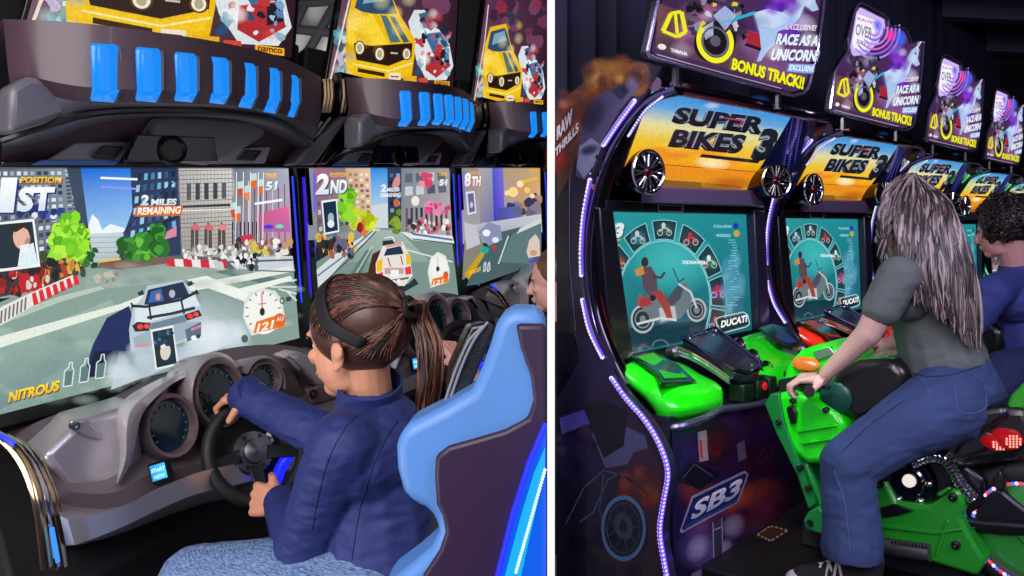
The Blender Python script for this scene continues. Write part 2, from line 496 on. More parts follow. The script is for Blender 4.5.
# ---- marquee sign (drawn in the frame of the second cabinet where all of it shows)
def sg(px, py): return FL.at(px, py, .06, 1)
sp = [(325, 84), (350, -60), (463, -60), (455, 90)]
mq = MB().prism([sg(*p) - FL.v*.03 for p in sp], FL.v*.028).build('marquee_sign', m_black, cab, bevel=.003)
A = Art(sg)
A.grad([(352, -58), (461, -58), (453, 88), (327, 84)], ['#5a2f55', '#3b2030', '#2a1620', '#7a5a66'], 1, 6)
random.seed(3)
A.blobs(355, -56, 455, 8, 26, 7, ['#6b3150', '#8a2f45', '#45263c', '#70405c', '#3c3550'], 1.5)
A.blobs(337, 20, 352, 80, 20, 3, ['#8fd0d8', '#d8e8e0', '#4a9aa8', '#2d5a70', '#c9b7d8'], 2.2, 1.4, .5)
A.line([(330, 80), (349, 0), (356, -50)], 1.6, '#f0e2cf', 4)
# yellow car
A.poly([(346, 80), (345, 44), (347, 19), (351, 0), (359, -20), (387, -22), (393, 0), (399, 14), (415, 40), (414, 56), (411, 78)], '#f2bf10', 4)
A.poly([(346, 42), (348, 20), (372, 14), (388, 44), (352, 46)], '#ffd83a', 4.4)
A.poly([(354, 8), (360, -14), (386, -17), (392, 0), (397, 14), (374, 14), (362, 12)], '#31506e', 5)
A.poly([(362, 4), (366, -10), (384, -13), (388, 0)], '#7fa8c4', 5.4)
A.poly([(380, 15), (386, 16), (400, 42), (390, 43)], '#4d7480', 5)
A.poly([(389, 16), (394, 17), (409, 42), (403, 43)], '#3d6470', 5)
A.poly([(353, 43), (372, 46), (412, 43), (411, 57), (388, 66), (356, 60)], '#2a1a12', 5)
for x, y, r in ((359, 48, 4.2), (379, 54, 4.2), (406, 54, 3.6)):
    A.ell(x, y, r+1.2, r*1.5+1, '#5a3c10', 5.4); A.ell(x, y, r, r*1.45, '#f4ead2', 5.8); A.ell(x, y, r*.6, r, '#b9a98a', 6)
A.line([(390, 53), (397, 53.5)], 1.6, '#c9c2b4', 6)
A.poly([(352, 60), (388, 67), (412, 59), (410, 72), (386, 78), (352, 72)], '#f7c818', 5.2)
A.line([(352, 64), (388, 71), (412, 63)], 1.4, '#fff0a0', 6)
A.poly([(357, 68), (384, 73), (384, 77), (357, 72)], '#3a2608', 6)
A.rect(388, 73, 400, 80, '#f3e6d0', 6); A.line([(390, 76.5), (398, 77)], 1.4, '#8a4a30', 6.4)
# white, blue and red racer behind it
A.poly([(408, 22), (414, 10), (424, 10), (436, 26), (449, 44), (453, 66), (446, 80), (426, 80), (416, 60)], '#dfe6ea', 3.4)
A.poly([(418, 14), (426, 12), (436, 27), (425, 34)], '#3f6688', 4)
A.poly([(424, 34), (440, 32), (449, 46), (432, 52)], '#426c9c', 4)
A.poly([(426, 53), (446, 48), (450, 66), (436, 78), (425, 70)], '#b53036', 4)
A.poly([(440, 50), (448, 50), (449, 62), (440, 66)], '#20202c', 4.4)
A.blobs(416, 16, 450, 78, 30, 2.4, ['#e9eef0', '#c23a3a', '#2c4d78', '#8fb6c6', '#20222c'], 4.5, 1.2, .5)
A.blobs(442, 30, 450, 78, 10, 2.2, ['#78a8c8', '#5a86b8', '#a9c8d8'], 4.5, 1.4, .5)
A.rect(403, 76, 416, 82, '#e8b020', 6); A.rect(418, 78, 427, 83, '#d84838', 6)
A.poly([(434, 80), (449, 81.6), (449, 87), (434, 85.4)], '#f3b62a', 6)
A.text('namco', 435.2, 84.3, 447.8, 85.7, 3.4, '#7a2414', 7, bold=.03)
A.softs(350, -20, 412, 40, 10, 10, ['#ffe870', '#fff2b0', '#ffd020'], 4.9, .35); A.softs(346, 30, 412, 78, 12, 8, ['#c88a08', '#ffe050', '#a86c08'], 4.6, .4); A.softs(418, 12, 446, 76, 16, 5.5, ['#ffffff', '#203050', '#e04848', '#a8c8e0'], 5.2, .45); A.softs(337, 12, 350, 78, 10, 5, ['#c8f0f0', '#203848', '#6ab8c8'], 3.6, .5)
A.build('sign_artwork', m_sign, mq)
m = MB()
for x0, y0, x1, y1 in ((350, 84, 352, 100), (438, 90, 440, 105)):
    m.tube([sg(x0, y0) - FL.v*.02, sg(x1, y1) - FL.v*.02], .012, 8)
m.build('sign_bracket', m_black, mq)

# ---- dashboard
N = 33
def drow(pts, n=N):
    """pts: (px, py, b) along the dashboard"""
    q = cr([V(p) for p in pts], n); return [LB(p.x, p.y, p.z) for p in q]
d_back = drow([(2, 434, .0), (50, 418, .0), (110, 400, .0), (170, 378, .0), (235, 358, .0), (290, 344, .0), (330, 338, .0)])
d_top = drow([(12, 438, .06), (46, 418, .1), (110, 398, .1), (160, 372, .1), (220, 350, .13), (285, 345, .14), (338, 360, .16)])
d_crease = drow([(40, 478, .27), (62, 490, .29), (112, 493, .30), (150, 474, .31), (205, 462, .32), (270, 440, .32), (372, 395, .34)])
d_in = drow([(52, 500, .27), (72, 506, .28), (118, 508, .29), (158, 488, .30), (208, 473, .31), (275, 452, .31), (376, 408, .33)])
d_lip = drow([(60, 516, .36), (74, 519, .38), (120, 507, .39), (160, 488, .40), (200, 472, .41), (270, 455, .41), (380, 418, .40)])
d_lipb = drow([(66, 545, .35), (78, 544, .37), (120, 528, .38), (160, 509, .39), (200, 493, .40), (270, 476, .40), (380, 440, .39)])
d_under = drow([(60, 546, .18), (78, 545, .2), (120, 535, .2), (160, 520, .2), (210, 505, .2), (280, 490, .2), (376, 450, .2)])
m = MB(); m.grid([d_back, d_top, d_crease, d_in]); dash = m.build('dashboard', mat('taupe_plastic', '#6c6066', rough=.42, coat=.2), cab, smooth=35)
m = MB(); m.grid([d_in, d_lip, d_lipb, d_under]); m.build('dashboard_lip', m_silver, dash, smooth=35)
# brown instrument panel under the dials
bp = [(116, 486), (128, 470), (136, 430), (150, 405), (176, 380), (205, 368), (240, 360), (280, 366), (296, 392), (300, 436), (222, 462), (190, 474), (150, 488)]
m = MB(); m.prism([LB(x, y, .20) for x, y in bp], FL.v*.07, .985); m.build('instrument_panel', m_brown, cab, bevel=.012)
# flat silver panel before the passenger and the bright ribbon that sweeps up over the dials
lp = [(20, 446), (49, 420), (54, 412), (112, 396), (124, 398), (119, 416), (121, 458), (118, 480), (112, 485), (68, 493), (60, 490), (40, 470)]
m = MB(); m.prism([LB(x, y, .15) for x, y in lp], FL.v*.12, .985); pan = m.build('passenger_panel', m_silver, cab, bevel=.014, seg=3)
swl = [(116, 483, .30), (120, 458, .30), (117, 418, .29), (127, 397, .27), (170, 374, .24), (197, 364, .22)]
swr = [(119, 484, .30), (132, 460, .32), (138, 428, .32), (147, 407, .31), (172, 384, .28), (197, 372, .25)]
Ls, Rs = cr([V(p) for p in swl], 24), cr([V(p) for p in swr], 24)
rows = [[LB(a_.x, a_.y, a_.z-.10), LB(a_.x, a_.y, a_.z), LB((a_.x+b_.x)/2, (a_.y+b_.y)/2, (a_.z+b_.z)/2+.018), LB(b_.x, b_.y, b_.z), LB(b_.x, b_.y, b_.z-.10)] for a_, b_ in zip(Ls, Rs)]
MB().grid(rows, True, True).build('dash_swoop', mat('bright_silver_plastic', '#cfcbd0', rough=.28, metal=.4, coat=.3), cab, smooth=60)
plate([(66, 420), (76, 418), (84, 417), (100, 434), (98, 440), (88, 437), (74, 430)], .262, .282, 'card_slot', m_silver, cab, bevel=.006)
m = MB(); m.lathe(LB(75, 426, .282), FL.v, [(.009, -.01), (.009, .003), (.004, .004), (.0, .001)], 16); m.build('lock', m_gun, pan)
# dials
def gauge(px, py, b, r, rim, hood=None, sy=1.1):
    c = LB(px, py, b); ax = (FL.v + UP*.25 + FL.u*-.05).normalized()
    g = MB().lathe(c, ax, [(r*1.32, -.06), (r*1.32, .0), (r*1.24, .018), (r*1.1, .016), (r*1.04, -.004), (r*.98, -.012)], 32, UP, sy, 1.).build('gauge', rim, cab, smooth=50)
    MB().lathe(c, ax, [(r*1.02, -.03), (r*1.02, -.008), (0, -.006)], 32, UP, sy, 1.).build('dial_glass', m_dial, g)
    mk = MB(); a = (UP-ax*UP.dot(ax)).normalized(); d = ax.cross(a)
    for k in range(13):
        t = radians(-130+260*k/12); e = a*cos(t)*sy + d*sin(t)
        mk.box(c + e*r*.84 + ax*-.004, e*r*.06, e.cross(ax)*.0016, ax*.001)
    mk.build('dial_marks', m_dialmark, g)
    return g, c, ax, a
gauge(170, 426, .305, .046, m_brown, sy=1.22)
gauge(218, 394, .302, .050, m_brown, sy=1.3)
gauge(263, 380, .296, .036, m_brown, sy=1.0)
def hoodarch(px, py, b, rx, t0, t1, wid, dep, mt, sy=1.15):
    c = LB(px, py, b); ax = (FL.v + UP*.2).normalized(); a = (UP-ax*UP.dot(ax)).normalized(); d = a.cross(ax)
    rows = []
    for k in range(25):
        t = radians(t0+(t1-t0)*k/24); e = a*cos(t)*sy + d*sin(t)
        rows.append([c+e*rx-ax*dep, c+e*rx, c+e*(rx+wid*.5)+ax*.012, c+e*(rx+wid)-ax*.004, c+e*(rx+wid)-ax*dep])
    return MB().grid(rows, True, True).build('gauge_hood', mt, cab, smooth=50)
hoodarch(218, 396, .31, .060, -118, 48, .020, .12, m_silver, 1.32)
hoodarch(264, 383, .30, .048, -62, 112, .016, .10, m_silver2, 1.12)
plate([(268, 354), (282, 349), (300, 356), (312, 372), (312, 384), (300, 382), (284, 366)], .22, .31, 'dash_shoulder', m_silver, cab, bevel=.014)
plate([(281, 357), (288, 356), (302, 368), (296, 371)], .305, .318, 'shoulder_plate', m_chrome, cab, bevel=.004)
plate([(298, 385), (340, 372), (352, 398), (306, 410)], .18, .30, 'key_panel', m_silver, cab, bevel=.012)
plate([(303, 389), (334, 379), (340, 396), (308, 404)], .295, .312, 'key_recess', m_brown, cab, bevel=.006)
for px, py in ((313, 394), (329, 388)):
    MB().lathe(LB(px, py, .315), FL.v, [(.011, -.01), (.013, .004), (.008, .012), (0, .012)], 18).build('key_knob', m_black, cab)
# start button
sb = plate([(146, 464), (165, 459), (170, 478), (151, 485)], .318, .345, 'start_button', m_black, cab, bevel=.006)
def sbp(px, py): return FL.at(px, py, .3465)
A = Art(sbp); A.grad([(149, 466.5), (164, 462), (167.5, 477), (152.5, 482)], ['#1a9fe8', '#35c6ff', '#4fd8ff', '#1590e0'], 1, 4)
A.text('START', 151, 473.5, 164.5, 469.5, 4, '#e6fbff', 2, bold=.03); A.text('VIEW', 153, 480, 164.5, 476.4, 4, '#c8f4ff', 2, bold=.02)
A.build('lit_lens', glow_art := art_mat('lit_button', True, 1.2), sb)
# chrome trim at the end of the cabinet front
for k, (xo, mt) in enumerate(((0, m_gold), (9, m_chrome), (17, m_gold))):
    m = MB(); m.tube(cr([LB(-4+xo, 436+k*3, .22), LB(14+xo*.9, 448+k*3, .26), LB(30+xo*.8, 474+k*2, .30), LB(40+xo*.8, 510, .33), LB(47+xo*.9, 566, .33)], 20), .0145, 10, flat=.7); m.build('chrome_trim', mt, cab)
m = MB(); m.tube(cr([LB(-6, 434, .25), LB(4, 437, .255), LB(14, 444, .27)], 8), .0045, 8); m.build('blue_glow_line', m_blueled, cab)
m = MB(); m.tube(cr([LB(52, 528, .352), LB(55, 545, .352), LB(58, 562, .352)], 8), .004, 8); m.build('blue_glow_line', glow('sky_blue_glow', '#3f9cff', 1.), cab)  # blue glow on the lower trim, modelled as an emitting tube
# cabinet body down to the floor
def body_prism(a0, a1, prof): return MB().prism([FL.P(a0, b, c) for b, c in prof], FL.u*(a1-a0))
body_prism(-.52, .5, [(-.1, FLOOR_C), (.24, FLOOR_C), (.26, -.86), (.1, -.70), (-.1, -.60)]).build('pedestal', m_matte, cab, bevel=.01)
body_prism(-.52, .5, [(-.10, -.62), (-.035, -.6), (.0, .05), (.03, .40), (-.10, .36)]).build('rear_housing', m_matte, cab, bevel=.01)
# ---- steering wheel
wc = U(257, 450, 1.86); wn = V((.60, -.72, .36)).normalized()
wa = (UP-wn*UP.dot(wn)).normalized(); wd = wa.cross(wn)
WR = .112
def wp(t, r, h=0): return wc + (wa*cos(t)+wd*sin(t))*r + wn*h
m = MB(); m.tube([wp(2*pi*k/48, WR) for k in range(48)], .0155, 12, closed=True)
sw_ = m.build('steering_wheel', m_rubber, cab)
m = MB()
for t in (radians(100), radians(-100), radians(180)):
    m.prism([wp(t-.13, WR-.006, -.006), wp(t+.13, WR-.006, -.006), wp(t+.5, .034, -.028), wp(t-.5, .034, -.028)], wn*.008)
m.build('spokes', m_black, sw_, bevel=.002)
m = MB(); m.lathe(wc, wn, [(.05, -.05), (.05, -.028), (.047, -.022), (.03, -.019), (.0265, -.006), (.0, .004)], 32)
hub = m.build('hub', m_gun, sw_, smooth=40)
for k in range(6):
    MB().lathe(wp(pi/6+k*pi/3, .039, -.022), wn, [(.005, 0), (.005, .003), (.002, .003), (.002, .001), (0, .001)], 10).build('bolt', m_black, hub)
MB().lathe(wc, wn, [(.05, -.20), (.088, -.12), (.094, -.082), (.088, -.074), (.0, -.072)], 32).build('wheel_shroud', m_matte, cab)
m = MB(); m.tube([wc - wn*.05, wc - wn*.25], [.035, .045], 16); m.build('steering_column', m_matte, sw_)
m = MB(); m.lathe(wp(radians(62), .062, -.055), wn, [(.017, -.06), (.019, 0), (.014, .012), (0, .016)], 20); m.build('shift_knob', m_chrome, cab)
MB().tube(cr([U(275, 490, 1.915), U(279, 472, 1.92), U(287, 458, 1.925), U(293, 450, 1.93)], 12), [.011]*3+[.014]*6+[.010]*3, 10).build('blue_lamp', glow('blue_glow', '#1420ff', 1.4), cab)
m = MB(); m.ell(U(342, 470, 1.9), .010, .010, .014); m.build('indicator_light', glow('cyan_lamp', '#2aa8ff', 1.5), cab)

# ---- second and third cabinet: copies that show their own race
cab2 = copy_tree(cab, FL.u*W, 'grey sit-down driving cabinet whose screen reads 2ND, middle of the three')
cab3 = copy_tree(cab, FL.u*W*2, 'grey sit-down driving cabinet whose screen reads 8TH, farthest along the row')

# the hoods farther along end a little earlier, which leaves the paired end caps open to view
Nu = FL.v.cross(FL.k); du = FL.u.dot(Nu)
ar_ = max(v.co.dot(Nu)/du for v in canopy.data.vertices)
for c_ in (cab2, cab3):
    for o in list(c_.children) + [q_ for p_ in c_.children for q_ in p_.children if q_.name.startswith('panel_edge')]:
        if o.name.split('.')[0] in ('canopy', 'canopy_lip', 'canopy_recess', 'lip_trim', 'canopy_cheek', 'light_panel', 'panel_edge'):
            o.data = o.data.copy()
            win = o.name.startswith(('light_panel', 'panel_edge'))
            for v in o.data.vertices: v.co += FL.u*((ar_ - v.co.dot(Nu)/du)*(.05 if win else .075)) + FL.v*(.016 if win else 0)
# ---- the three game pictures
def screen_fn(n): return lambda px, py: FL.at(px, py, .012, n, LEAN, True)
def windows(A, quad, nx, ny, cols, lay, fx=.6, fy=.55):
    P = [V(p) for p in quad]
    bl = lambda x, y: (P[0]*(1-x)+P[1]*x)*(1-y)+(P[3]*(1-x)+P[2]*x)*y
    for i in range(nx):
        for j in range(ny):
            x0, y0 = (i+.5-fx/2)/nx, (j+.5-fy/2)/ny; x1, y1 = x0+fx/nx, y0+fy/ny
            A.poly([tuple(bl(x0, y0)), tuple(bl(x1, y0)), tuple(bl(x1, y1)), tuple(bl(x0, y1))], random.choice(cols), lay)

random.seed(11)
A = Art(screen_fn(0))
A.rect(-14, 168, 288, 262, '#8fa0ac', 0)
A.grad([(60, 168), (140, 168), (140, 264), (60, 264)], ['#1468d8', '#1a78e0', '#bfe6fa', '#9fd8f6'], 1)
A.poly([(84, 262), (86, 232), (92, 214), (98, 220), (102, 230), (110, 224), (124, 228), (128, 262)], '#eef6fb', 2)
A.grad([(88, 234), (128, 232), (130, 264), (86, 264)], ['#c9d6dd', '#c3d3dc', '#a9b8be', '#b9c6ca'], 2.6, 3)
for k in range(5): A.line([(89, 238+k*5), (127, 237+k*5)], .6, '#93a3ac', 3)
A.line([(100, 178), (137, 179.5)], 2.2, '#f4fbff', 4); A.line([(100, 187), (136, 189)], 2, '#8a9af0', 4)
# left tower
A.grad([(-14, 168), (78, 168), (90, 264), (-14, 264)], ['#55606e', '#8797a6', '#6b7886', '#4a545e'], 3, 4)
windows(A, [(-12, 170), (62, 170), (66, 248), (-12, 262)], 11, 12, ['#c9d4dc', '#3a4450', '#2d3540', '#9fb0bd', '#e4ebef'], 3.5)
windows(A, [(64, 169), (78, 169), (89, 250), (70, 254)], 3, 22, ['#303c4c', '#3d4b60', '#c2ccd8', '#28323e'], 3.5, .8, .5)
A.poly([(66, 168), (80, 168), (92, 258), (86, 258)], '#39495f', 3.8)
A.blobs(14, 208, 66, 218, 26, 2.8, ['#27408c', '#3a57b0', '#1b2c68', '#dfe6f2'], 4)
# dark blue block and stone corner building
A.poly([(130, 168), (178, 168), (182, 258), (118, 262), (122, 238), (132, 210)], '#2a3a5c', 3)
windows(A, [(136, 172), (176, 169), (178, 238), (126, 252)], 6, 7, ['#6fb0dd', '#4d86b8', '#1b2740', '#3a5a8a', '#9ccbe8'], 3.5, .5, .6)
A.line([(178, 178), (146, 206), (122, 234)], 1, '#10182c', 3.8); A.line([(180, 214), (140, 236), (120, 246)], 2.2, '#151d30', 3.8)
A.grad([(176, 168), (234, 168), (234, 252), (181, 260)], ['#b9b6b4', '#e0dcd4', '#b7b2a9', '#a59f98'], 3, 4)
for k in range(20): A.line([(177+k*.25, 171+k*4.4), (233, 170+k*4.2)], .7, random.choice(['#77787c', '#8b8984', '#5f6068']), 3.5)
for k in range(16): A.line([(179+k*3.5, 170), (181+k*3.4, 256)], .4, '#8d8c8c', 3.4)
windows(A, [(184, 182), (228, 181), (228, 200), (184, 202)], 5, 1, ['#3f4650', '#565d66'], 3.8, .5, .85)
A.line([(178, 207), (234, 205)], 2.4, '#3c3b40', 3.8); A.line([(178, 211), (234, 209)], 1.4, '#e9e4da', 3.8)
for k in range(3):
    x = 190+k*13.5
    A.poly([(x, 254), (x+.4, 228), (x+4, 222), (x+8, 227), (x+8, 253)], '#57504a', 3.8); A.line([(x+4, 224), (x+4, 253)], .7, '#c9bfae', 4.1)
    A.poly([(x-1, 229), (x+3, 224), (x+9, 226), (x+10, 231)], random.choice(['#d86a78', '#c85060', '#e08a8e']), 4.2)
A.poly([(166, 232), (176, 226), (176, 236), (164, 240)], '#d98a9c', 4)
# plaza with flags, crowd and glare
A.grad([(232, 168), (288, 168), (292, 248), (232, 250)], ['#6b7280', '#aab6c6', '#c98aa6', '#8a8c94'], 3, 5)
for k in range(9): A.line([(236+k*6, 180+random.random()*12), (236+k*6.1, 250)], .8, random.choice(['#e8eef2', '#40444c', '#d0d6dc', '#2c3038']), 3.6)
for k in range(7): A.line([(232+k*4, 222), (232+k*4.1, 248)], 1.3, '#2a2c34', 3.7)
for x, y in ((237, 186), (244, 190), (250, 178), (257, 184), (230, 207), (234, 211)):
    A.poly([(x, y-4), (x+6, y-5), (x+6.5, y+2), (x, y+3)], '#bfe0d8', 4); A.poly([(x, y+3), (x+6.5, y+2), (x+5, y+11), (x+1, y+10)], random.choice(['#e86a34', '#d84a38', '#f08a50']), 4)
for x in (236, 243, 250, 258, 263): A.line([(x, 172), (x-1, 252)], .8, '#f2f6f6', 4.3)
A.grad([(258, 214), (288, 206), (290, 232), (258, 232)], ['#c85a8c', '#f06a9a', '#b06ab0', '#a86a90'], 3.9, 3)
A.line([(254, 204), (282, 200)], 2.4, '#f4f6ff', 4.6); A.ell(268, 227, 5, 2.2, '#5a3adf', 4.6); A.ell(279, 226.5, 4, 1.8, '#6fe8c8', 4.6); A.ell(276, 241, 3.5, 2, '#f6fbe8', 4.6)
A.poly([(240, 236), (252, 234), (253, 243), (239, 244)], '#c8385a', 4.4)
A.blobs(236, 240, 290, 256, 70, 2, ['#e8e4d8', '#3a3638', '#c8a060', '#7a4a50', '#d8c838', '#f4f4f0', '#8a6a5a'], 4.5, 1.5)
A.blobs(182, 247, 236, 259, 60, 2, ['#f0efe8', '#b9b8b4', '#dcdad2', '#8c8c90'], 4.5, 1.2)
# greenery
A.blobs(118, 240, 150, 258, 46, 4, ['#2e7a24', '#3f9a2e', '#1d5a1c', '#62b63a'], 4.5)
A.blobs(136, 236, 148, 250, 24, 4, ['#3a9a2c', '#247a22', '#6cc03e'], 4.8); A.blobs(149, 228, 165, 252, 46, 4.4, ['#3c9c30', '#256f22', '#59b33a', '#1c5a1c'], 4.8)
A.blobs(74, 250, 96, 266, 26, 3.6, ['#1f5a22', '#2f7428', '#173f1c'], 4.5)
A.poly([(70, 258), (60, 258), (55, 268), (78, 268)], '#2c3a24', 4.2)
# street
A.grad([(-14, 300), (100, 262), (240, 262), (296, 270), (300, 345), (-14, 422)][:4], ['#8fa69c', '#93a79d', '#9aaca4', '#a9b8ae'], 4, 3)
A.poly([(-14, 308), (96, 262), (236, 256), (293, 268), (299, 338), (-14, 418)], '#86a096', 4)
A.grad([(-14, 350), (110, 300), (140, 345), (-14, 416)], ['#93ada2', '#9bb4a6', '#7f9a96', '#6f8d8c'], 4.3, 4)
A.poly([(100, 262), (172, 256), (180, 262), (120, 270), (96, 268)], '#7d5a50', 4.6); A.line([(98, 262), (120, 259)], 2, '#e8c820', 5)
A.poly([(150, 258), (182, 255), (236, 259), (236, 270), (160, 262)], '#5c6468', 4.6)
A.poly([(-14, 340), (120, 304), (150, 292), (290, 266), (292, 272), (168, 296), (120, 310), (-14, 352)], '#e6ece0', 5)
A.poly([(-14, 322), (60, 296), (100, 286), (104, 289), (60, 302), (-14, 330)], '#b7c6bb', 5)
A.poly([(186, 280), (206, 276), (262, 298), (250, 304)], '#f0f3ea', 5.2); A.poly([(225, 292), (290, 276), (292, 280), (234, 297)], '#eef2e8', 5.2)
A.poly([(214, 272), (236, 268), (296, 284), (296, 292)], '#5f7a78', 4.8); A.poly([(172, 284), (190, 280), (230, 302), (216, 310)], '#7d958c', 4.8)
for k in range(4): A.line([(262+k*8, 285+k*2), (296, 280+k*7)], 1.6, '#dfe6dc', 5)
A.blobs(96, 274, 116, 282, 8, 3, ['#e4dcc8', '#c2baa4', '#8c8878'], 5, 1)
# barriers
for k in range(7):
    x = 165+k*8.6; A.poly([(x, 259+k*.2), (x+8.6, 259+k*.25), (x+9.6, 267+k*.3), (x+1, 266+k*.3)], '#d02a3c' if k % 2 == 0 else '#f0e6e2', 5.2)
A.poly([(212, 261), (222, 262), (224, 270), (215, 269)], '#c9c9cc', 5.3)
A.poly([(224, 258), (292, 256), (294, 272), (236, 270)], '#ccd3da', 5); A.line([(228, 262), (292, 260)], 2, '#5c6670', 5.3); A.line([(238, 270), (294, 272)], 1.4, '#6b747c', 5.4)
A.blobs(232, 254, 256, 268, 26, 1.8, ['#20242a', '#f0f0f0', '#5a6068'], 5.4, 1.6)
A.poly([(-14, 300), (-14, 262), (40, 262), (82, 264), (64, 284)], '#46342f', 4.4)
A.blobs(40, 250, 84, 276, 60, 2.4, ['#c8842c', '#2c2420', '#d8b048', '#3a4a2c', '#b03a2c', '#1c1a1c'], 4.8, 1.8)
A.blobs(-8, 268, 48, 292, 60, 3, ['#b02424', '#3a2c2c', '#8c1c20', '#d8d0c8', '#241c20'], 4.8, 1.5)
A.poly([(18, 276), (36, 270), (42, 288), (20, 294)], '#c01c20', 5.6)
A.poly([(-14, 334), (-14, 314), (30, 293), (72, 275), (75, 282), (34, 305)], '#e8e4e0', 5.7)
for k in range(7):
    f = k/7; x = 76-f*48; y = 275+f*20; A.poly([(x, y), (x-4, y+1.8), (x-2, y+11+f*3), (x+3, y+9+f*3)], '#dc2832', 5.9)
for k in range(10):
    x = 26-k*4; y = 297+k*2.2; A.poly([(x, y), (x-2, y+1), (x-3, y+14), (x-1, y+13)], '#70706c', 5.9)
# the bright green tree
A.blobs(52, 228, 84, 256, 90, 4.4, ['#7ed018', '#9ae428', '#58b010', '#b4f040', '#6cc81c'], 6, 1.1, .4)
A.blobs(56, 218, 74, 232, 26, 3.4, ['#8ade20', '#a8ec3a', '#62ba14'], 6, 1.2, .4)
A.softs(-10, 330, 120, 400, 26, 16, ['#a9c0b4', '#6f8d88', '#b8ccc0', '#7b9790'], 4.6, .35, .4); A.softs(150, 270, 296, 330, 26, 14, ['#b4c4ba', '#7a928c', '#c4d0c6', '#68807c'], 4.9, .4, .35); A.softs(100, 264, 240, 285, 14, 12, ['#b0beb2', '#7c8c86'], 4.7, .4, .3)
# own car with its shadow and smoke
A.poly([(84, 372), (92, 345), (106, 318), (128, 306), (136, 330), (128, 366)], '#1a2a5c', 6)
A.poly([(84, 378), (94, 352), (110, 350), (132, 360), (120, 374)], '#0c1638', 6.2)
A.grad([(118, 352), (200, 345), (240, 340), (110, 390)], ['#5d7288', '#b8c8d4', '#d4e0e6', '#a9c2c8'], 6.3, 5)
A.grad([(200, 292), (240, 300), (250, 340), (198, 352)], ['#90a4a4', '#8fa5a2', '#a8babb', '#dbe6ec'], 6.25, 5)
A.softs(112, 342, 150, 376, 22, 14, ['#c3d2da', '#a9bcc8', '#dbe6ec'], 6.4, .5); A.softs(190, 330, 240, 350, 26, 13, ['#cfdce4', '#bccbd4', '#e6eef2'], 6.4, .5)
A.poly([(130, 352), (128, 330), (132, 308), (143, 296), (146, 286), (182, 280), (190, 292), (199, 304), (203, 322), (200, 336), (160, 350)], '#b9c9d4', 7)
A.poly([(134, 310), (146, 303), (194, 295), (199, 306), (170, 316), (134, 326)], '#dbe6ea', 7.3)
A.poly([(143, 305), (147, 290), (182, 282), (188, 295), (186, 297), (150, 305)], '#22304c', 7.6)
A.poly([(147, 303), (150, 292), (160, 289), (163, 301)], '#3a68b4', 7.8); A.ell(157, 297, 2.4, 3.6, '#d09a84', 8); A.ell(171, 294, 3, 4, '#b4bccc', 8)
A.line([(130, 306), (145, 307), (180, 300), (196, 292)], 2.8, '#1d2738', 8.2); A.line([(130, 303), (132, 308)], 2, '#1d2738', 8.2); A.line([(195, 290), (197, 295)], 2, '#1d2738', 8.2)
A.line([(148, 306), (150, 320)], 2, '#1d2738', 8.2); A.line([(180, 300), (183, 314)], 2, '#1d2738', 8.2)
A.poly([(136, 293), (142, 290), (143, 295), (138, 296)], '#2a3a3c', 8); A.poly([(186, 283), (191, 281), (192, 285), (187, 287)], '#2a3a3c', 8)
A.line([(146, 318), (170, 314), (194, 308)], 3, '#2a3444', 7.8)
A.poly([(131, 326), (136, 322), (149, 323), (148, 331), (134, 332)], '#2c2c36', 8); A.ell(139, 327, 3.2, 2.6, '#ff3a30', 8.4); A.ell(145.5, 326.5, 2.6, 2.4, '#ff4a3c', 8.4)
A.poly([(183, 315), (198, 310), (201, 316), (186, 321)], '#2c2c36', 8); A.ell(189, 316.5, 3, 2.4, '#ff3a30', 8.4); A.ell(195, 314.5, 2.6, 2.2, '#ff4a3c', 8.4)
A.poly([(148, 324), (184, 315), (186, 324), (174, 328), (150, 334)], '#6f8494', 7.8); A.poly([(150, 330), (184, 322), (200, 322), (200, 332), (170, 344), (134, 348), (132, 338)], '#9fb2be', 7.9)
A.line([(135, 346), (148, 345)], 2.6, '#d88a9c', 8.4); A.line([(190, 330), (200, 326)], 2.6, '#e07a98', 8.4); A.ell(193, 338, 3.2, 2.4, '#eef4f8', 8.4); A.ell(197, 336.5, 2.2, 2.2, '#38424c', 8.6)
A.poly([(184, 330), (200, 322), (200, 336), (186, 342)], '#5d6f80', 8.2)
# player card, bottles, dial, writing
A.poly([(149, 330), (172, 325.5), (177.5, 365), (154, 370)], '#e8f0f2', 9); A.poly([(151, 332), (171, 328), (175.5, 363.5), (155.5, 368)], '#1c3040', 9.3)
A.blobs(154, 332, 170, 344, 16, 2, ['#2a5878', '#1c3a58', '#47788c'], 9.5); A.ell(164, 352, 5.2, 8.4, '#d8d4c4', 10, .1); A.ell(162, 347, 3, 2, '#e9e4cf', 10.4); A.poly([(154, 350), (158, 346), (160, 358), (158, 366), (155.5, 368)], '#2a2c2c', 10)
A.poly([(-14, 218), (-14, 224), (33, 219), (39, 267), (0, 272), (-14, 273)], '#eff4f6', 9); A.poly([(-12, 226), (31, 222), (36.5, 264.5), (2, 269), (-12, 269)], '#1c2c38', 9.3)
A.poly([(16, 269), (19, 248), (26, 246), (32, 243), (36.5, 264.5)], '#dff0f4', 9.6); A.ell(20, 238, 8.4, 12, '#e6b6a0', 10, -.12); A.poly([(10, 230), (12, 224), (26, 223), (29, 232), (22, 228), (14, 233)], '#2a221e', 10.4); A.poly([(24, 240), (29, 236), (28, 248), (22, 251)], '#c08a78', 10.2); A.poly([(18, 246), (28, 244), (27, 252), (20, 253)], '#eef2f4', 10.3)
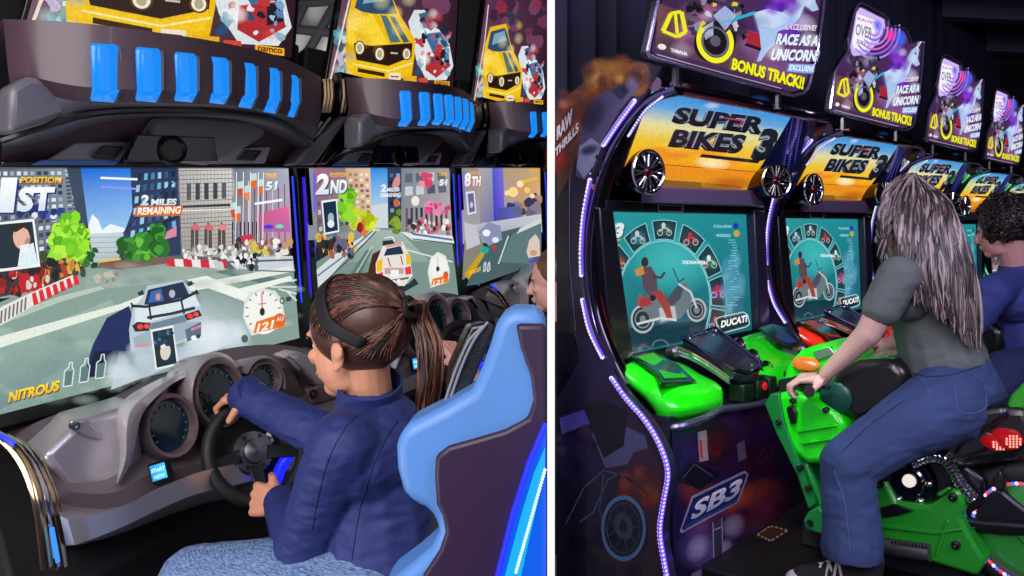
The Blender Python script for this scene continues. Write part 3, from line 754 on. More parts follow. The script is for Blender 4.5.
for x, y in ((66, 374), (82, 370), (98, 366)):
    A.line([(x-4, y+13), (x-2.6, y-3), (x+1.4, y-6), (x+2.2, y-11), (x+5, y-11.6), (x+5, y-6.6), (x+6.6, y-3.6), (x+4.6, y+11.6)], 1.1, '#dfeae8', 9, True)
    A.poly([(x-3.4, y+12), (x-2, y-2), (x+5.4, y-3), (x+4, y+11)], '#5d7c7c', 8.8)
A.text('NITROUS', 6.5, 403, 57, 391, 11, ['#ffb400', '#ffe23a'], 9.5, slant=.18, bold=.045, shadow='#3a2a10', so=(.8, 1))
A.poly([(243, 300), (250, 292), (262, 288.5), (274, 291), (281, 300), (284, 318), (283, 327), (250, 336), (242, 318)], '#dde3e0', 9)
A.ell(262, 313, 18.6, 21.5, '#f4f5ee', 9.3)
for k in range(11):
    t = radians(140+26*k); A.line([(262+15*cos(t), 312+17.6*sin(t)), (262+18*cos(t), 312+20.6*sin(t))], 1.1, '#54585a', 9.6)
A.ell(261, 312, 2.6, 4, '#2a2c30', 10); A.line([(261, 310), (260.5, 293)], 1.1, '#d84848', 9.9); A.line([(257, 304.5), (265, 303.5)], 1, '#8a8c8e', 9.8)
A.poly([(252, 333.5), (255, 322), (280, 314), (284, 327)], '#f07a1c', 9.8); A.text('121', 255, 332.5, 271, 328.5, 8.6, '#fffaf0', 10.5, slant=.25, bold=.035)
A.ell(278.5, 320, 5.8, 6.6, '#e2672c', 10.2); A.text('AU', 275, 322, 282, 320.6, 4.2, '#fff4ea', 10.6, bold=.02)
A.ring(281, 301, 2.6, 3.2, 1, '#40484a', 9.8); A.poly([(285, 297), (290, 297), (290, 301), (285, 302)], '#40484a', 9.8); A.ell(243.5, 339, 3.5, 4, '#54626a', 9.4)
A.text('POSITION', 19, 183.6, 60, 183.8, 6.4, ['#ff9a10', '#ffd83a'], 9.5, slant=.12, bold=.04, shadow='#4a2408', so=(.7, .8))
A.text('1', -4, 213, 12, 213, 35, ['#dfe9f2', '#ffffff'], 9.5, slant=.12, bold=.05, shadow='#1b2c78', so=(2, 1.6))
A.text('ST', 15, 212.6, 51, 211, 25, ['#d4e2f0', '#ffffff'], 9.5, slant=.12, bold=.05, shadow='#1b2c78', so=(1.8, 1.6), h1=24)
A.text('2', 139, 206, 147, 206, 10.8, ['#c8d4dc', '#ffffff'], 9.5, slant=.14, bold=.05, shadow='#10203c', so=(.8, .8))
A.text('MILES', 149.5, 206, 175, 205.6, 6.6, ['#c8d4dc', '#ffffff'], 9.5, slant=.14, bold=.045, shadow='#10203c', so=(.7, .7))
A.poly([(136, 206.6), (182, 206), (180, 216), (133, 217)], '#d86a2c', 9)
A.text('REMAINING', 136, 215.6, 179, 214.2, 7.6, ['#ffe2a8', '#ffffff'], 9.8, slant=.14, bold=.045, shadow='#b03c14', so=(.7, .8))
A.text('TIME', 263.5, 178.6, 275, 178.4, 4.8, ['#ff9a10', '#ffd83a'], 9.5, slant=.12, bold=.03)
A.text('51', 264, 191, 275.6, 190.6, 9, ['#d4e0ea', '#ffffff'], 9.5, slant=.12, bold=.045, shadow='#50586a', so=(.7, .7))
A.build('screen', m_screen, cab)
scr1 = A

random.seed(5)
A = Art(screen_fn(1))
A.rect(308, 168, 450, 240, '#8a919c', 0)
A.grad([(365, 168), (390, 168), (390, 226), (365, 226)], ['#1f8ae0', '#2a92e4', '#c8e8f4', '#bfe2f0'], 1, 4)
A.poly([(370, 206), (388, 203), (388, 228), (368, 228)], '#cfd8da', 1.5)
A.grad([(313, 168), (346, 168), (352, 230), (318, 240)], ['#b06a86', '#7d7888', '#8a8f86', '#58606a'], 2, 3); windows(A, [(316, 200), (344, 196), (350, 226), (318, 234)], 6, 4, ['#3a4250', '#c9c4c0', '#565e6c'], 2.4)
A.grad([(345, 168), (370, 168), (372, 226), (350, 230)], ['#cfa98c', '#e6c8a8', '#d8c0a4', '#b08a70'], 2, 3); windows(A, [(347, 172), (369, 172), (371, 220), (351, 222)], 4, 9, ['#f2e0c8', '#8a6a58', '#a88870'], 2.4)
A.poly([(387, 168), (402, 168), (402, 232), (388, 228)], '#2e3c5a', 2.5); windows(A, [(388, 172), (401, 172), (401, 214), (389, 214)], 2, 6, ['#4a6a9c', '#1a2236', '#7fa0c4'], 2.8)
A.ell(396, 183, 3.5, 7, '#d8908a', 3, .3)
A.grad([(401, 168), (448, 168), (452, 236), (401, 232)], ['#7f8792', '#a0a0a4', '#b9b4b2', '#8a8e96'], 2.6, 4); windows(A, [(403, 172), (446, 170), (448, 194), (403, 198)], 4, 2, ['#4f5a68', '#c9ced2', '#5f6a78'], 3, .7, .7)
A.blobs(420, 172, 432, 184, 10, 3, ['#e86a80', '#d8486a', '#f090a0'], 3.2); A.ell(415, 201, 4, 5, '#f4e8dc', 3.3)
windows(A, [(404, 206), (448, 204), (449, 232), (404, 228)], 9, 1, ['#3c424e', '#6a5a62', '#2a303a'], 3, .5, .8)
A.blobs(426, 204, 450, 214, 16, 2.6, ['#e8589a', '#d8407c', '#f088b0'], 3.4)
A.poly([(388, 214), (400, 210), (400, 232), (390, 232)], '#384a28', 3.2); A.blobs(392, 212, 400, 232, 12, 3, ['#6a8a2a', '#8aa83a', '#4a6a22'], 3.6); A.ell(396, 203, 3, 4, '#c86a40', 3.7)
A.blobs(340, 192, 352, 222, 26, 4, ['#7ac828', '#98dc38', '#58a81c'], 3.5); A.blobs(362, 212, 374, 230, 20, 3.5, ['#c8d820', '#e0e83a', '#a8b818'], 3.5); A.blobs(350, 212, 360, 226, 10, 3.4, ['#a8c828', '#c8d83a'], 3.5)
A.blobs(358, 222, 366, 236, 8, 2.6, ['#c03028', '#8a2420', '#d87a3a'], 3.8, 1.6)
A.blobs(402, 220, 450, 234, 70, 1.6, ['#f0c8c8', '#c86a7a', '#3c343c', '#f4f0ec', '#8a5a6a'], 3.8, 1.4)
A.blobs(316, 236, 356, 256, 70, 2.2, ['#c89048', '#3a3028', '#5a6a8a', '#e0c050', '#2a2c30', '#b0584a'], 3.8, 1.7)
A.poly([(316, 262), (372, 228), (398, 228), (452, 244), (458, 296), (330, 326), (318, 300)], '#7b938c', 3.4)
A.grad([(340, 262), (376, 230), (398, 230), (430, 262)], ['#8aa098', '#a0b4aa', '#a8bab0', '#8fa59c'], 3.8, 3)
A.poly([(316, 270), (340, 250), (374, 229), (380, 229), (346, 258), (318, 290)], '#d4dcdc', 4.2); A.line([(317, 276), (345, 255), (372, 231)], 1.6, '#6a7a9a', 4.5); A.line([(318, 288), (350, 258), (376, 231)], 1.2, '#3a4858', 4.5)
A.poly([(400, 232), (452, 236), (454, 244), (412, 240)], '#e2e8ee', 4.4); A.line([(412, 234), (452, 240)], 2, '#5a6aa8', 4.8); A.line([(412, 239), (454, 244)], 1, '#333a48', 4.9)
A.poly([(320, 318), (366, 250), (372, 250), (340, 318)], '#5f7a74', 4); A.line([(406, 250), (452, 262)], 1.4, '#dfe8e0', 4.2); A.line([(340, 300), (372, 246)], 1, '#c9d6cc', 4.2)
A.poly([(366, 278), (372, 254), (380, 250), (382, 290), (368, 290)], '#4a2c24', 5); A.poly([(382, 241), (392, 240), (396, 246), (382, 247)], '#2c3436', 5); A.line([(384, 238), (392, 237), (394, 242)], 1.4, '#e0e6e4', 5.2)
# rival car
A.poly([(376, 286), (375, 264), (382, 246), (402, 242), (409, 256), (412, 276), (404, 286)], '#e6e2da', 6)
A.poly([(383, 256), (386, 249), (400, 246), (403, 254)], '#28384a', 6.4); A.poly([(384, 246), (400, 242), (402, 245), (386, 248)], '#d8a0a0', 6.4)
A.poly([(376, 262), (382, 258), (381, 272), (376, 272)], '#f0c020', 6.5); A.poly([(405, 254), (409, 254), (411, 264), (406, 265)], '#f0c020', 6.5)
A.poly([(376, 274), (382, 272), (383, 280), (377, 282)], '#e0404a', 6.6); A.poly([(404, 268), (410, 266), (411, 274), (405, 275)], '#e0404a', 6.6)
A.rect(384, 268, 403, 274, '#c8a0a0', 6.5); A.rect(390, 270, 398, 277, '#f4f6f4', 6.8); A.line([(378, 283), (408, 278)], 2, '#5a646c', 6.8); A.ell(393, 282, 2, 1.8, '#e8f0f4', 7); A.ell(398, 281, 2, 1.8, '#e8f0f4', 7)
A.line([(387, 258), (390, 267)], 1.2, '#c04048', 6.7); A.line([(400, 256), (402, 265)], 1.2, '#c04048', 6.7)
A.poly([(376, 288), (408, 284), (414, 278), (418, 284), (400, 294)], '#27393c', 5.2)
A.poly([(427, 272), (430, 258), (437, 252), (445, 256), (449, 270), (448, 282), (430, 288)], '#e6e8e2', 7); A.ell(438, 268, 9, 12, '#f2f2ea', 7.3); A.ell(437, 269, 1.8, 2.6, '#3a3c40', 7.8); A.line([(437, 268), (437, 257)], .8, '#b0b4b4', 7.6)
A.poly([(430, 286), (432, 279), (447, 275), (448, 282)], '#ee7a28', 7.7); A.ell(445, 275, 2.6, 3.6, '#d85a34', 7.9); A.text('121', 432, 285.6, 442, 283.4, 4.4, '#fff4e4', 8.2, slant=.2)
A.poly([(320.5, 201), (336, 199), (338.5, 232), (323.5, 235)], '#eef4f6', 7); A.poly([(322, 203), (335, 201), (337.2, 230.5), (324.5, 233)], '#1c3448', 7.3); A.ell(330, 218, 3, 5, '#a8b8c4', 7.6); A.ell(330, 224, 3.4, 4, '#e4ecf0', 7.7)
A.text('2', 314.5, 195, 327.5, 194.6, 21, ['#d8e4ec', '#ffffff'], 8, slant=.1, bold=.05, shadow='#3a4a66', so=(1.2, 1))
A.text('ND', 329, 194, 345.5, 193.4, 13.6, ['#d8e4ec', '#ffffff'], 8, slant=.1, bold=.045, shadow='#3a4a66', so=(1, 1))
A.text('POSITION', 329, 177.6, 346, 177.4, 4.6, ['#f09a10', '#ffd040'], 8, slant=.1, bold=.03)
A.text('2', 380, 192, 385, 192, 7.4, '#f4f8fa', 8, slant=.1, bold=.04); A.text('MILES', 386, 192, 398, 191.6, 4, '#eaf0f4', 8, bold=.03); A.text('REMAINING', 380, 197.6, 400, 197, 4.2, '#f8f4ee', 8, bold=.03)
A.text('TIME', 438, 176, 446, 176, 4, '#f0b430', 8, bold=.03); A.text('51', 438.5, 186, 446, 185.8, 6.4, '#eef4f8', 8, slant=.1, bold=.04)
A.build('screen', m_screen, cab2)

random.seed(9)
A = Art(screen_fn(2))
A.grad([(460, 168), (540, 168), (541, 240), (463, 244)], ['#8f8a86', '#c9a878', '#a89aa4', '#a8a4b8'], 0, 6)
A.grad([(492, 168), (503, 168), (505, 228), (494, 228)], ['#5a58c8', '#7a70d8', '#6a5ae0', '#3a34b8'], 1, 3)
A.grad([(478, 168), (494, 168), (496, 224), (480, 228)], ['#b0aaa4', '#9aa0b4', '#6a70b0', '#88849a'], .8, 3); A.grad([(518, 186), (540, 180), (541, 226), (520, 226)], ['#c89a60', '#dca868', '#c4b8b4', '#a09aa0'], 1, 3)
for x, y, r, c in ((513, 192, 5, '#ffd890'), (520, 184, 3.4, '#ffe8b0'), (527, 190, 3, '#ffc870'), (507, 193, 2.6, '#f8e0a0'), (532, 196, 2.4, '#ffdca0'), (534, 170, 3, '#e8b020')): A.ell(x, y, r, r, c, 3)
A.blobs(504, 196, 538, 214, 24, 4, ['#b48a6a', '#8a7a8a', '#c8a880', '#6a647a', '#3a3c58'], 2)
A.line([(522, 182), (538, 178)], 3, '#e8c030', 3.2); A.grad([(496, 208), (520, 206), (522, 222), (498, 222)], ['#4a50a8', '#5a6ab8', '#6a74b4', '#4a4890'], 2.6, 3)
A.grad([(464, 226), (541, 214), (542, 232), (466, 246)], ['#b8b4cc', '#c8ccd4', '#b9c0c8', '#8a84a4'], 3, 4)
A.poly([(466, 286), (480, 254), (500, 232), (541, 222), (541, 262), (480, 284)], '#4c6266', 3.4)
A.poly([(500, 262), (512, 234), (541, 222), (541, 246), (530, 264)], '#5f7a7c', 3.7); A.poly([(520, 228), (541, 218), (541, 223), (516, 234)], '#cfd8d4', 4)
A.poly([(462, 280), (464, 240), (480, 236), (484, 250), (472, 274)], '#8a8478', 4); A.poly([(464, 274), (482, 250), (486, 252), (468, 280)], '#c8a020', 4.6)
A.poly([(464, 222), (476, 226), (480, 244), (466, 250)], '#c6c4cc', 4.3)
A.poly([(478, 232), (488, 222), (500, 226), (502, 240), (488, 246)], '#8890b4', 4.6); A.ell(486, 233, 4, 3.4, '#f0f4fa', 5); A.ell(495, 240, 3.4, 2.8, '#e4ecf8', 5); A.ell(484, 250, 4.4, 3.6, '#2aa890', 5); A.line([(484, 254), (478, 286)], 1.2, '#28707a', 4.8); A.ell(494, 248, 1.6, 2.6, '#c83048', 5.1)
A.line([(508, 236), (498, 264)], 1.4, '#c8d4d8', 4.8)
A.poly([(526, 252), (529, 240), (535, 234), (539, 240), (540, 256), (528, 258)], '#d8c8bc', 5); A.ell(533, 253, 3.6, 3, '#d89a70', 5.4); A.line([(528, 262), (540, 258)], 1.6, '#5a30e8', 5.6)
A.poly([(465.5, 192), (474, 191), (476, 213), (467.5, 215)], '#dfe6f0', 5); A.poly([(467, 194), (473, 193), (474.6, 211.5), (468.8, 213)], '#6a6a90', 5.3); A.ell(471, 205, 1.6, 3, '#c8c8dc', 5.6)
A.text('8', 463.5, 187, 470, 187, 14, ['#ecdcd8', '#ffffff'], 6, slant=.06, bold=.05, shadow='#b04a50', so=(.7, .7))
A.text('TH', 471, 186.6, 480, 186.4, 10, ['#ecdcd8', '#ffffff'], 6, slant=.06, bold=.045, shadow='#b04a50', so=(.7, .7))
A.text('POSITION', 469, 174.6, 480, 174.6, 3, '#e8a838', 6, bold=.03)
A.text('NITROUS', 468, 275.6, 480, 271, 4.6, '#f0c020', 6, slant=.1, bold=.04)
for x in (483, 487): A.line([(x, 272), (x+.6, 264), (x+2, 262), (x+2.4, 270)], .8, '#e4ecec', 6, True)
A.build('screen', m_screen, cab3)

# ---- racing seat in front of the first cabinet, seen from behind
def SP(px, py, z): return U(px, py, z)
seat = root('racing_seat', V((.0, 1.15, .02)), 'blue racing seat shell with aubergine back behind the girl in navy', 'seat')
ol = [(514, 309), (503, 315), (496, 325), (490, 345), (481, 370), (471, 391), (442, 408), (410, 424), (399, 432), (395, 448), (396, 470), (402, 492), (409, 503), (424, 509), (436, 520), (438, 534), (431, 549), (412, 566), (380, 590), (372, 640), (546.4, 640), (546.4, 318), (534, 310)]
def flat_ol(pts, z0, z1, inset=0.):
    f = [SP(x, y, z0) for x, y in pts]; r = [SP(x, y, z0) + V((-.02, z1-z0, 0)) for x, y in pts]
    return f, r
f_, r_ = flat_ol(ol, 1.10, 1.20)
m = MB(); m.prism(f_, V((.004, .10, 0))); m.build('seat_shell', m_shine, seat, bevel=.016, seg=4)
ib = [(516, 322), (521, 346), (531, 374), (534, 398), (528, 416), (505, 428), (478, 436), (449, 444), (436, 454), (435, 475), (437, 503), (443, 514), (446, 530), (440, 548), (424, 572), (404, 640), (546.2, 640), (546.2, 322)]
m = MB(); m.prism([SP(x, y, 1.098) for x, y in ib], V((0, -.012, 0)), .985); m.build('seat_back', m_seatback, seat, bevel=.006, seg=3)
# black cushion on the front of the shell with grey piping
fc = [(470, 326), (487, 322), (496, 326), (478, 372), (466, 398), (452, 402), (446, 396), (450, 370)]
m = MB(); m.prism([SP(x, y, 1.17) for x, y in fc], V((-.01, .07, 0)), .92); cush = m.build('head_cushion', mat('black_vinyl', '#141418', rough=.3, coat=.4, bump=.2, bscale=300), seat, bevel=.012, seg=3)
for dx in (0, 4.5):
    m = MB(); m.tube(cr([SP(488-dx, 322+dx, 1.165), SP(474-dx, 340, 1.165), SP(461-dx, 368, 1.165), SP(450-dx, 400, 1.165)], 14), .0022, 6); m.build('piping', mat('grey_piping', '#8c8f98', rough=.4), cush)
# back cushion body and squab, down to the base
m = MB(); m.prism([SP(x, y, 1.20) for x, y in [(412, 436), (470, 400), (540, 330), (545, 640), (400, 640), (425, 560), (440, 525)]], V((-.02, .05, 0)), .95); m.build('backrest_cushion', mat('navy_fabric', '#141a33', rough=.7, bump=.2, bscale=250), seat, bevel=.014)
m = MB(); m.box(V((-.165, 1.34, .52)), V((.17, 0, 0)), V((0, .18, 0)), V((0, 0, .05))); m.build('seat_cushion', m_matte, seat, bevel=.03, seg=3)
m = MB(); m.box(V((-.10, 1.22, .25)), V((.13, 0, 0)), V((0, .22, 0)), V((0, 0, .25))); m.build('seat_base', m_black, seat, bevel=.02)
# lit side column with its dotted LED line
lc = [(546.3, 424), (546.3, 640), (488, 640), (497, 580), (513, 516), (530, 462)]
m = MB(); m.prism([SP(x, y, 1.07) for x, y in lc], V((0, .012, 0))); col_ = m.build('light_column', mat('cyan_lit_acrylic', '#0a2a66', rough=.15, emit='#0d5ce8', es=.9), seat, bevel=.003)
m = MB(); m.prism([SP(x, y, 1.067) for x, y in [(545, 448), (545, 470), (522, 572), (508, 640), (497, 640), (504, 580), (520, 520), (534, 474)]], V((0, .006, 0))); m.build('light_core', glow('cyan_core', '#14b4f6', 1.), col_)
m = MB()
for k in range(34):
    f = k/33; m.ell(SP(545-29*f, 470+102*f, 1.062), .0022, .002, .0022, n=8, m=6)
m.build('led_dots', glow('white_cyan_led', '#d8ffff', 1.3), col_)
m = MB(); m.tube([SP(546, 424, 1.065), SP(530, 461, 1.065), SP(513, 515, 1.065), SP(497, 580, 1.065), SP(488, 636, 1.065)], .004, 8); m.build('light_edge', glow('deep_blue_led', '#1a2cff', 1.2), col_)
# ================================================================ RIGHT BAY: motorcycle cabinets
FR = Frame(V((.675, 3.036, 0)), (723/800, 1, 0), (.742, -.671, 0), 1.35)
W2 = 1.35
def RB(px, py, b=0, n=0): return FR.at(px, py, b, n)
def RS(px, py, a): return FR.side(px, py, a)
m_bbody = mat('cabinet_black_gloss', '#14131c', rough=.3, coat=.5)
m_bframe = mat('cabinet_dark_violet', '#2b2740', rough=.35, coat=.3)
m_led = glow('white_violet_led', '#d6c8ff', 1.35)
m_ledbase = mat('led_channel', '#6a4fc0', rough=.5, emit='#6a48e0', es=.8)
m_arch = mat('arch_black_chrome', '#2a2730', rough=.12, metal=.9, coat=.5)
m_green = mat('green_fairing', '#16e80c', rough=.3, coat=.5)
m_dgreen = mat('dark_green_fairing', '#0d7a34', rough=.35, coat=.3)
m_visor = mat('smoked_window', '#0b2a12', rough=.12, coat=.8)
m_print = art_mat('printed_panel', False, rough=.35, coat=.2, tex=.2, texscale=60)
m_backlit = art_mat('backlit_title', True, .95, rough=.25, tex=.12, texscale=60)
m_topart = art_mat('backlit_topper', True, 1., rough=.2, tex=.15, texscale=110)
m_scr2 = art_mat('bike_screen_picture', True, .95, rough=.15, tex=.14, texscale=160)
base2 = V((.675, 3.036, 0))
bk = root('motorcycle_cabinet', base2, 'motorcycle game cabinet with green dash fairings, nearest, bike picture on its side', 'arcade machine', 'motorcycle cabinets in a row')
AL = -.675       # left side plane of the cabinet
# side panel: its front edge follows the LED strip
edge = [(668, 60), (640, 99), (622, 120), (604, 146), (592, 180), (584, 215), (582, 258), (584, 295), (592, 330), (604, 357), (612, 378), (626, 398), (645, 420), (660, 445), (668, 472), (664, 500), (660, 530), (664, 560), (672, 600), (680, 640)]
ecv = cr([V((x, y, 0)) for x, y in edge], 60)
efl = [RS(p.x, p.y, AL) for p in ecv]
bot = [V((efl[-1].x, efl[-1].y, 0)), None]
bk0 = RS(556.2, 400, AL)
bb = (bk0-FR.O).dot(FR.v)
front0 = FR.P(AL, (efl[-1]-FR.O).dot(FR.v), 0); back0 = FR.P(AL, bb, 0)
topb = [RS(x, y, AL) for x, y in [(556.2, 112), (566, 96), (580, 84), (600, 66), (622, 58), (645, 62)]]
sp = efl[1:] + [front0, back0] + topb
m = MB(); m.prism(sp, FR.u*.05); m.build('side_panel', m_bframe, bk, bevel=.004)
def sidefn(px, py): return RS(px, py, AL)
random.seed(21)
A = Art(sidefn)
inner = [(p.x-3, p.y) for p in ecv[2:]]
A.poly(inner + [(672, 640), (556.6, 640), (556.6, 114), (567, 97), (581, 85), (601, 67), (622, 60), (644, 64)], '#1b1830', 1)
A.poly([(557, 114), (567, 97), (581, 85), (601, 67), (622, 60), (644, 64), (652, 74), (640, 84), (612, 96), (594, 116), (580, 150), (568, 176), (557, 200)], '#5a3430', 1.6)
A.softs(560, 92, 600, 140, 34, 11, ['#a8604a', '#7a4438', '#c88068', '#5a3034'], 2, .8)
A.softs(588, 66, 640, 90, 26, 11, ['#c8843c', '#a85e30', '#e0a050', '#6a3a28'], 2.6, .8)
A.soft(612, 68, 22, 10, '#c0843c', 3.4, .8); A.softs(632, 66, 650, 82, 8, 8, ['#3a2230', '#5a3038', '#7a4440'], 3.6, .7)
A.poly([(557, 160), (576, 150), (570, 196), (564, 226), (557, 250)], '#4a3226', 2.2); A.soft(558, 158, 14, 20, '#a03430', 3, .8)
# pale bird-like shape with a dark eye patch
A.poly([(596, 98), (612, 88), (628, 82), (640, 84), (634, 94), (620, 110), (604, 138), (594, 164), (586, 180), (576, 176), (578, 150), (586, 120)], '#4c4668', 4)
A.poly([(580, 146), (592, 138), (602, 146), (594, 166), (584, 178), (577, 168)], '#8488a8', 4.5); A.soft(594, 116, 12, 22, '#2a2640', 5, .8, .4); A.soft(590, 150, 12, 6, '#343656', 5, .9, -.3)
A.poly([(612, 90), (626, 84), (632, 90), (622, 100), (618, 98)], '#2b2742', 5); A.ell(624.5, 91, 2.4, 2.6, '#0c0a12', 5.6); A.soft(632, 84, 8, 10, '#7a6a8c', 5.2, .8)
for x, y in ((598, 157), (600, 163), (597, 170), (594, 175), (601, 168)): A.ell(x, y, 2, 2.2, '#0c0a14', 6)
A.ell(590.8, 173.6, 1, 1, '#f4e8ff', 6); A.poly([(589, 183), (596, 185), (593, 190)], '#c07a34', 6)
A.line([(570, 176), (570, 260), (576, 330)], 1, '#6a5a86', 5); A.poly([(557, 200), (569, 178), (569, 300), (580, 360), (557, 400)], '#100e1c', 2.4)
A.text('RAW', 557.5, 141, 573, 123, 14, '#ddd8e0', 6, slant=.0, bold=.05, shadow='#241820', so=(.6, .8), h1=15)
A.text('THRILLS', 555.8, 158, 579, 131.5, 9, '#e6e0e4', 6, slant=.0, bold=.04, shadow='#241820', so=(.6, .8), h1=10)
# lower side: printed motorcycle in dim colours
A.grad([(557, 330), (600, 340), (662, 470), (557, 470)], ['#1a1834', '#20204a', '#3a1a2c', '#15132c'], 2.4, 5)
A.grad([(557, 470), (662, 470), (660, 640), (557, 640)], ['#14132a', '#3a1a22', '#120e1c', '#0c0a14'], 2.4, 5)
A.softs(620, 470, 656, 505, 14, 10, ['#7a2c2c', '#8a3c28', '#4a2030', '#a04a30'], 3, .6)
for k in range(5): A.poly([(618+k*5, 470+k*4), (632+k*5, 478+k*4), (636+k*5, 484+k*4), (624+k*5, 478+k*4)], '#6a3430', 3.8)
A.poly([(560, 418), (600, 404), (612, 404), (606, 418), (562, 434)], '#5048a0', 3.6); A.poly([(592, 434), (610, 420), (630, 428), (646, 436), (648, 448), (634, 452), (628, 464), (606, 468)], '#4e5078', 3.8)
A.poly([(584, 408), (604, 400), (628, 412), (624, 446), (604, 458)], '#0c0b16', 4)
A.poly([(557, 430), (590, 440), (604, 462), (596, 480), (576, 490), (557, 470)], '#1d1b3c', 3.4); A.softs(558, 430, 596, 470, 16, 7, ['#3a2c50', '#2a2a5a', '#54405c', '#151430'], 3.8, .6)
A.poly([(580, 478), (604, 468), (622, 476), (614, 492), (600, 524), (590, 540), (566, 534), (568, 520)], '#17172c', 4.2); A.line([(566, 524), (584, 488), (604, 470), (618, 474), (608, 480), (594, 512), (580, 522)], 1.2, '#4a5478', 5); A.line([(604, 474), (600, 510), (612, 548)], 1.1, '#3e4868', 5)
A.ell(624, 528, 23, 34, '#0b0c18', 4.6, -.28); A.ring(624, 528, 22.4, 33, 3.0, '#4f7098', 5.2); A.ring(624, 528, 17, 26, 1.5, '#1f3048', 5.4); A.ell(624, 526, 9, 14, '#2a3a54', 5.4, -.2); A.ell(624, 526, 4, 6, '#0c0e18', 5.8)
for k in range(9):
    t = 2*pi*k/9; A.line([(624+5*cos(t), 526+8*sin(t)), (624+17*cos(t), 527+26*sin(t))], 1.1, '#27384f', 5.3)
A.softs(570, 520, 640, 600, 14, 12, ['#12142a', '#1d1a34', '#0c0c18'], 4.4, .5)
A.build('side_artwork', m_print, bk)
# LED strips along the edge
def led(par, pts, name='led_strip', a=AL, sp_=5.2, r=.0056, mt=None, wide=.013):
    q = [RS(x, y, a-.006) for x, y in pts]
    cv = cr(q, max(20, int(sum((q[i+1]-q[i]).length for i in range(len(q)-1))/.011)))
    m = MB(); m.tube(cv, wide, 6, flat=.45); o = m.build(name, m_ledbase, par)
    m = MB()
    for p in cv: m.ell(p - FR.u*.004, r*1.25, r*1.25, r*1.25, n=8, m=6)
    m.build('led_dots', mt or m_led, o)
    return o
led(bk, [(635, 101), (620, 121), (604, 145)]); led(bk, [(590.5, 180), (584, 215), (581.5, 250), (582, 275)]); led(bk, [(583, 300), (590, 330), (603, 357)])
led(bk, edge[10:], r=.0055)
m = MB(); m.ell(RS(590, 286, AL), .006, .006, .006, n=8, m=6)
# main arch tube with rails, a red one as painted glint, plus outer rail
arch = [(680, 86), (656, 93), (635, 111), (616, 144), (600, 190), (591, 240), (592, 296), (604, 342), (626, 386)]
acv = cr([RS(x, y, AL+.08) for x, y in arch], 50)
m = MB(); m.tube(acv, .029, 14); ar = m.build('arch', m_arch, bk)
for off, rr, mt in ((-.022, .006, m_chrome), (.019, .006, mat('red_glint', '#7a1420', rough=.2, metal=.7)), (.0, .006, m_gun)):
    m = MB(); m.tube([p + FR.v*(.021 if off > -.02 else .015) + FR.u*off for p in acv], rr, 8); m.build('arch_rail', mt, ar)
arch2 = [(676, 88), (652, 98), (631, 118), (612, 148), (595, 190), (586.5, 240), (588, 296), (599, 342), (620, 388)]
a2 = cr([RS(x, y, AL+.03) for x, y in arch2], 50)
m = MB(); m.tube(a2, .013, 10); m.build('outer_rail', mat('violet_chrome', '#8a80b0', rough=.15, metal=1.), bk)
led(bk, [(663, 97), (645, 112), (629, 136)], a=AL-.0, r=.003, wide=.006)
# top bar under the topper
tb = [RB(655, 84, .265), RB(828, 119, .265)]
m = MB(); m.tube([tb[0], tb[1]], .022, 12); m.build('top_bar', mat('rose_chrome', '#b090a8', rough=.18, metal=1.), bk)
m = MB(); m.prism([RB(655, 78, .25), RB(829, 114, .25), RB(829, 124, .25), RB(655, 90, .25)], -FR.v*.28); m.build('roof', m_bbody, bk, bevel=.006)
# title panel, leaning out at the top
q = [RB(650, 88.6, .245), RB(792, 115, .245), RB(749, 191, .05), RB(616, 184.8, .05)]
tn = (q[1]-q[0]).cross(q[3]-q[0]).normalized(); r_ = ray(749, 191); q[2] = CAM + r_*((q[0]-CAM).dot(tn)/r_.dot(tn))
def bil(P, x, y): return (P[0]*(1-x)+P[1]*x)*(1-y)+(P[3]*(1-x)+P[2]*x)*y
tn = (q[1]-q[0]).cross(q[3]-q[0]).normalized()
tn = tn if tn.dot(FR.v) > 0 else -tn
m = MB(); m.prism([p - tn*.02 for p in q], tn*.019); tp = m.build('title_panel', m_bbody, bk)
def title_fn(px, py):
    r = ray(px, py); return CAM + r*((q[0]-CAM).dot(tn)/r.dot(tn)) + tn*.0
A = Art(title_fn)
random.seed(4)
QT = [V((652, 90, 0)), V((792, 115, 0)), V((748, 190, 0)), V((618, 184, 0))]
def tq(x, y): p = bil(QT, x, y); return (p.x, p.y)
bands = [(0, '#3f92e0'), (.16, '#62a8e0'), (.34, '#e8e0a0'), (.5, '#f2c83a'), (.66, '#f6b81c'), (.8, '#f0901a'), (1, '#e0a020')]
for (y0, c0), (y1, c1) in zip(bands, bands[1:]): A.grad([tq(0, y0), tq(1, y0), tq(1, y1), tq(0, y1)], [c0, c0, c1, c1], 1, 3)
A.softs(650, 140, 740, 165, 14, 18, ['#f8d84a', '#f08a1c', '#e8702a', '#ffe88a'], 1.6, .5, .3)
A.soft(712, 163, 20, 7, '#fff4c0', 3, .9, .1); A.line([tq(.02, .76), tq(.98, .76)], .7, '#8a3a10', 3); A.soft(730, 184, 30, 9, '#9a2a10', 3, .7); A.soft(735, 120, 22, 8, '#7ab8f0', 2.8, .6); A.softs(700, 98, 785, 118, 8, 10, ['#ffffff', '#2a6ac8', '#1f58b8'], 2.4, .4, .4)
A.poly([(640, 178), (700, 182), (742, 186), (740, 189), (640, 186)], '#8a5a1c', 3)
def blk(st, *a, **k):
    A.text(st, *a, '#8d9aa8', 6, slant=k['slant'], bold=.085, shadow='#0a0c16', so=(-1.3, 1.6), h1=k.get('h1')); A.text(st, *a, ['#10131f', '#1d2233'], 6.8, slant=k['slant'], bold=.045, h1=k.get('h1'))
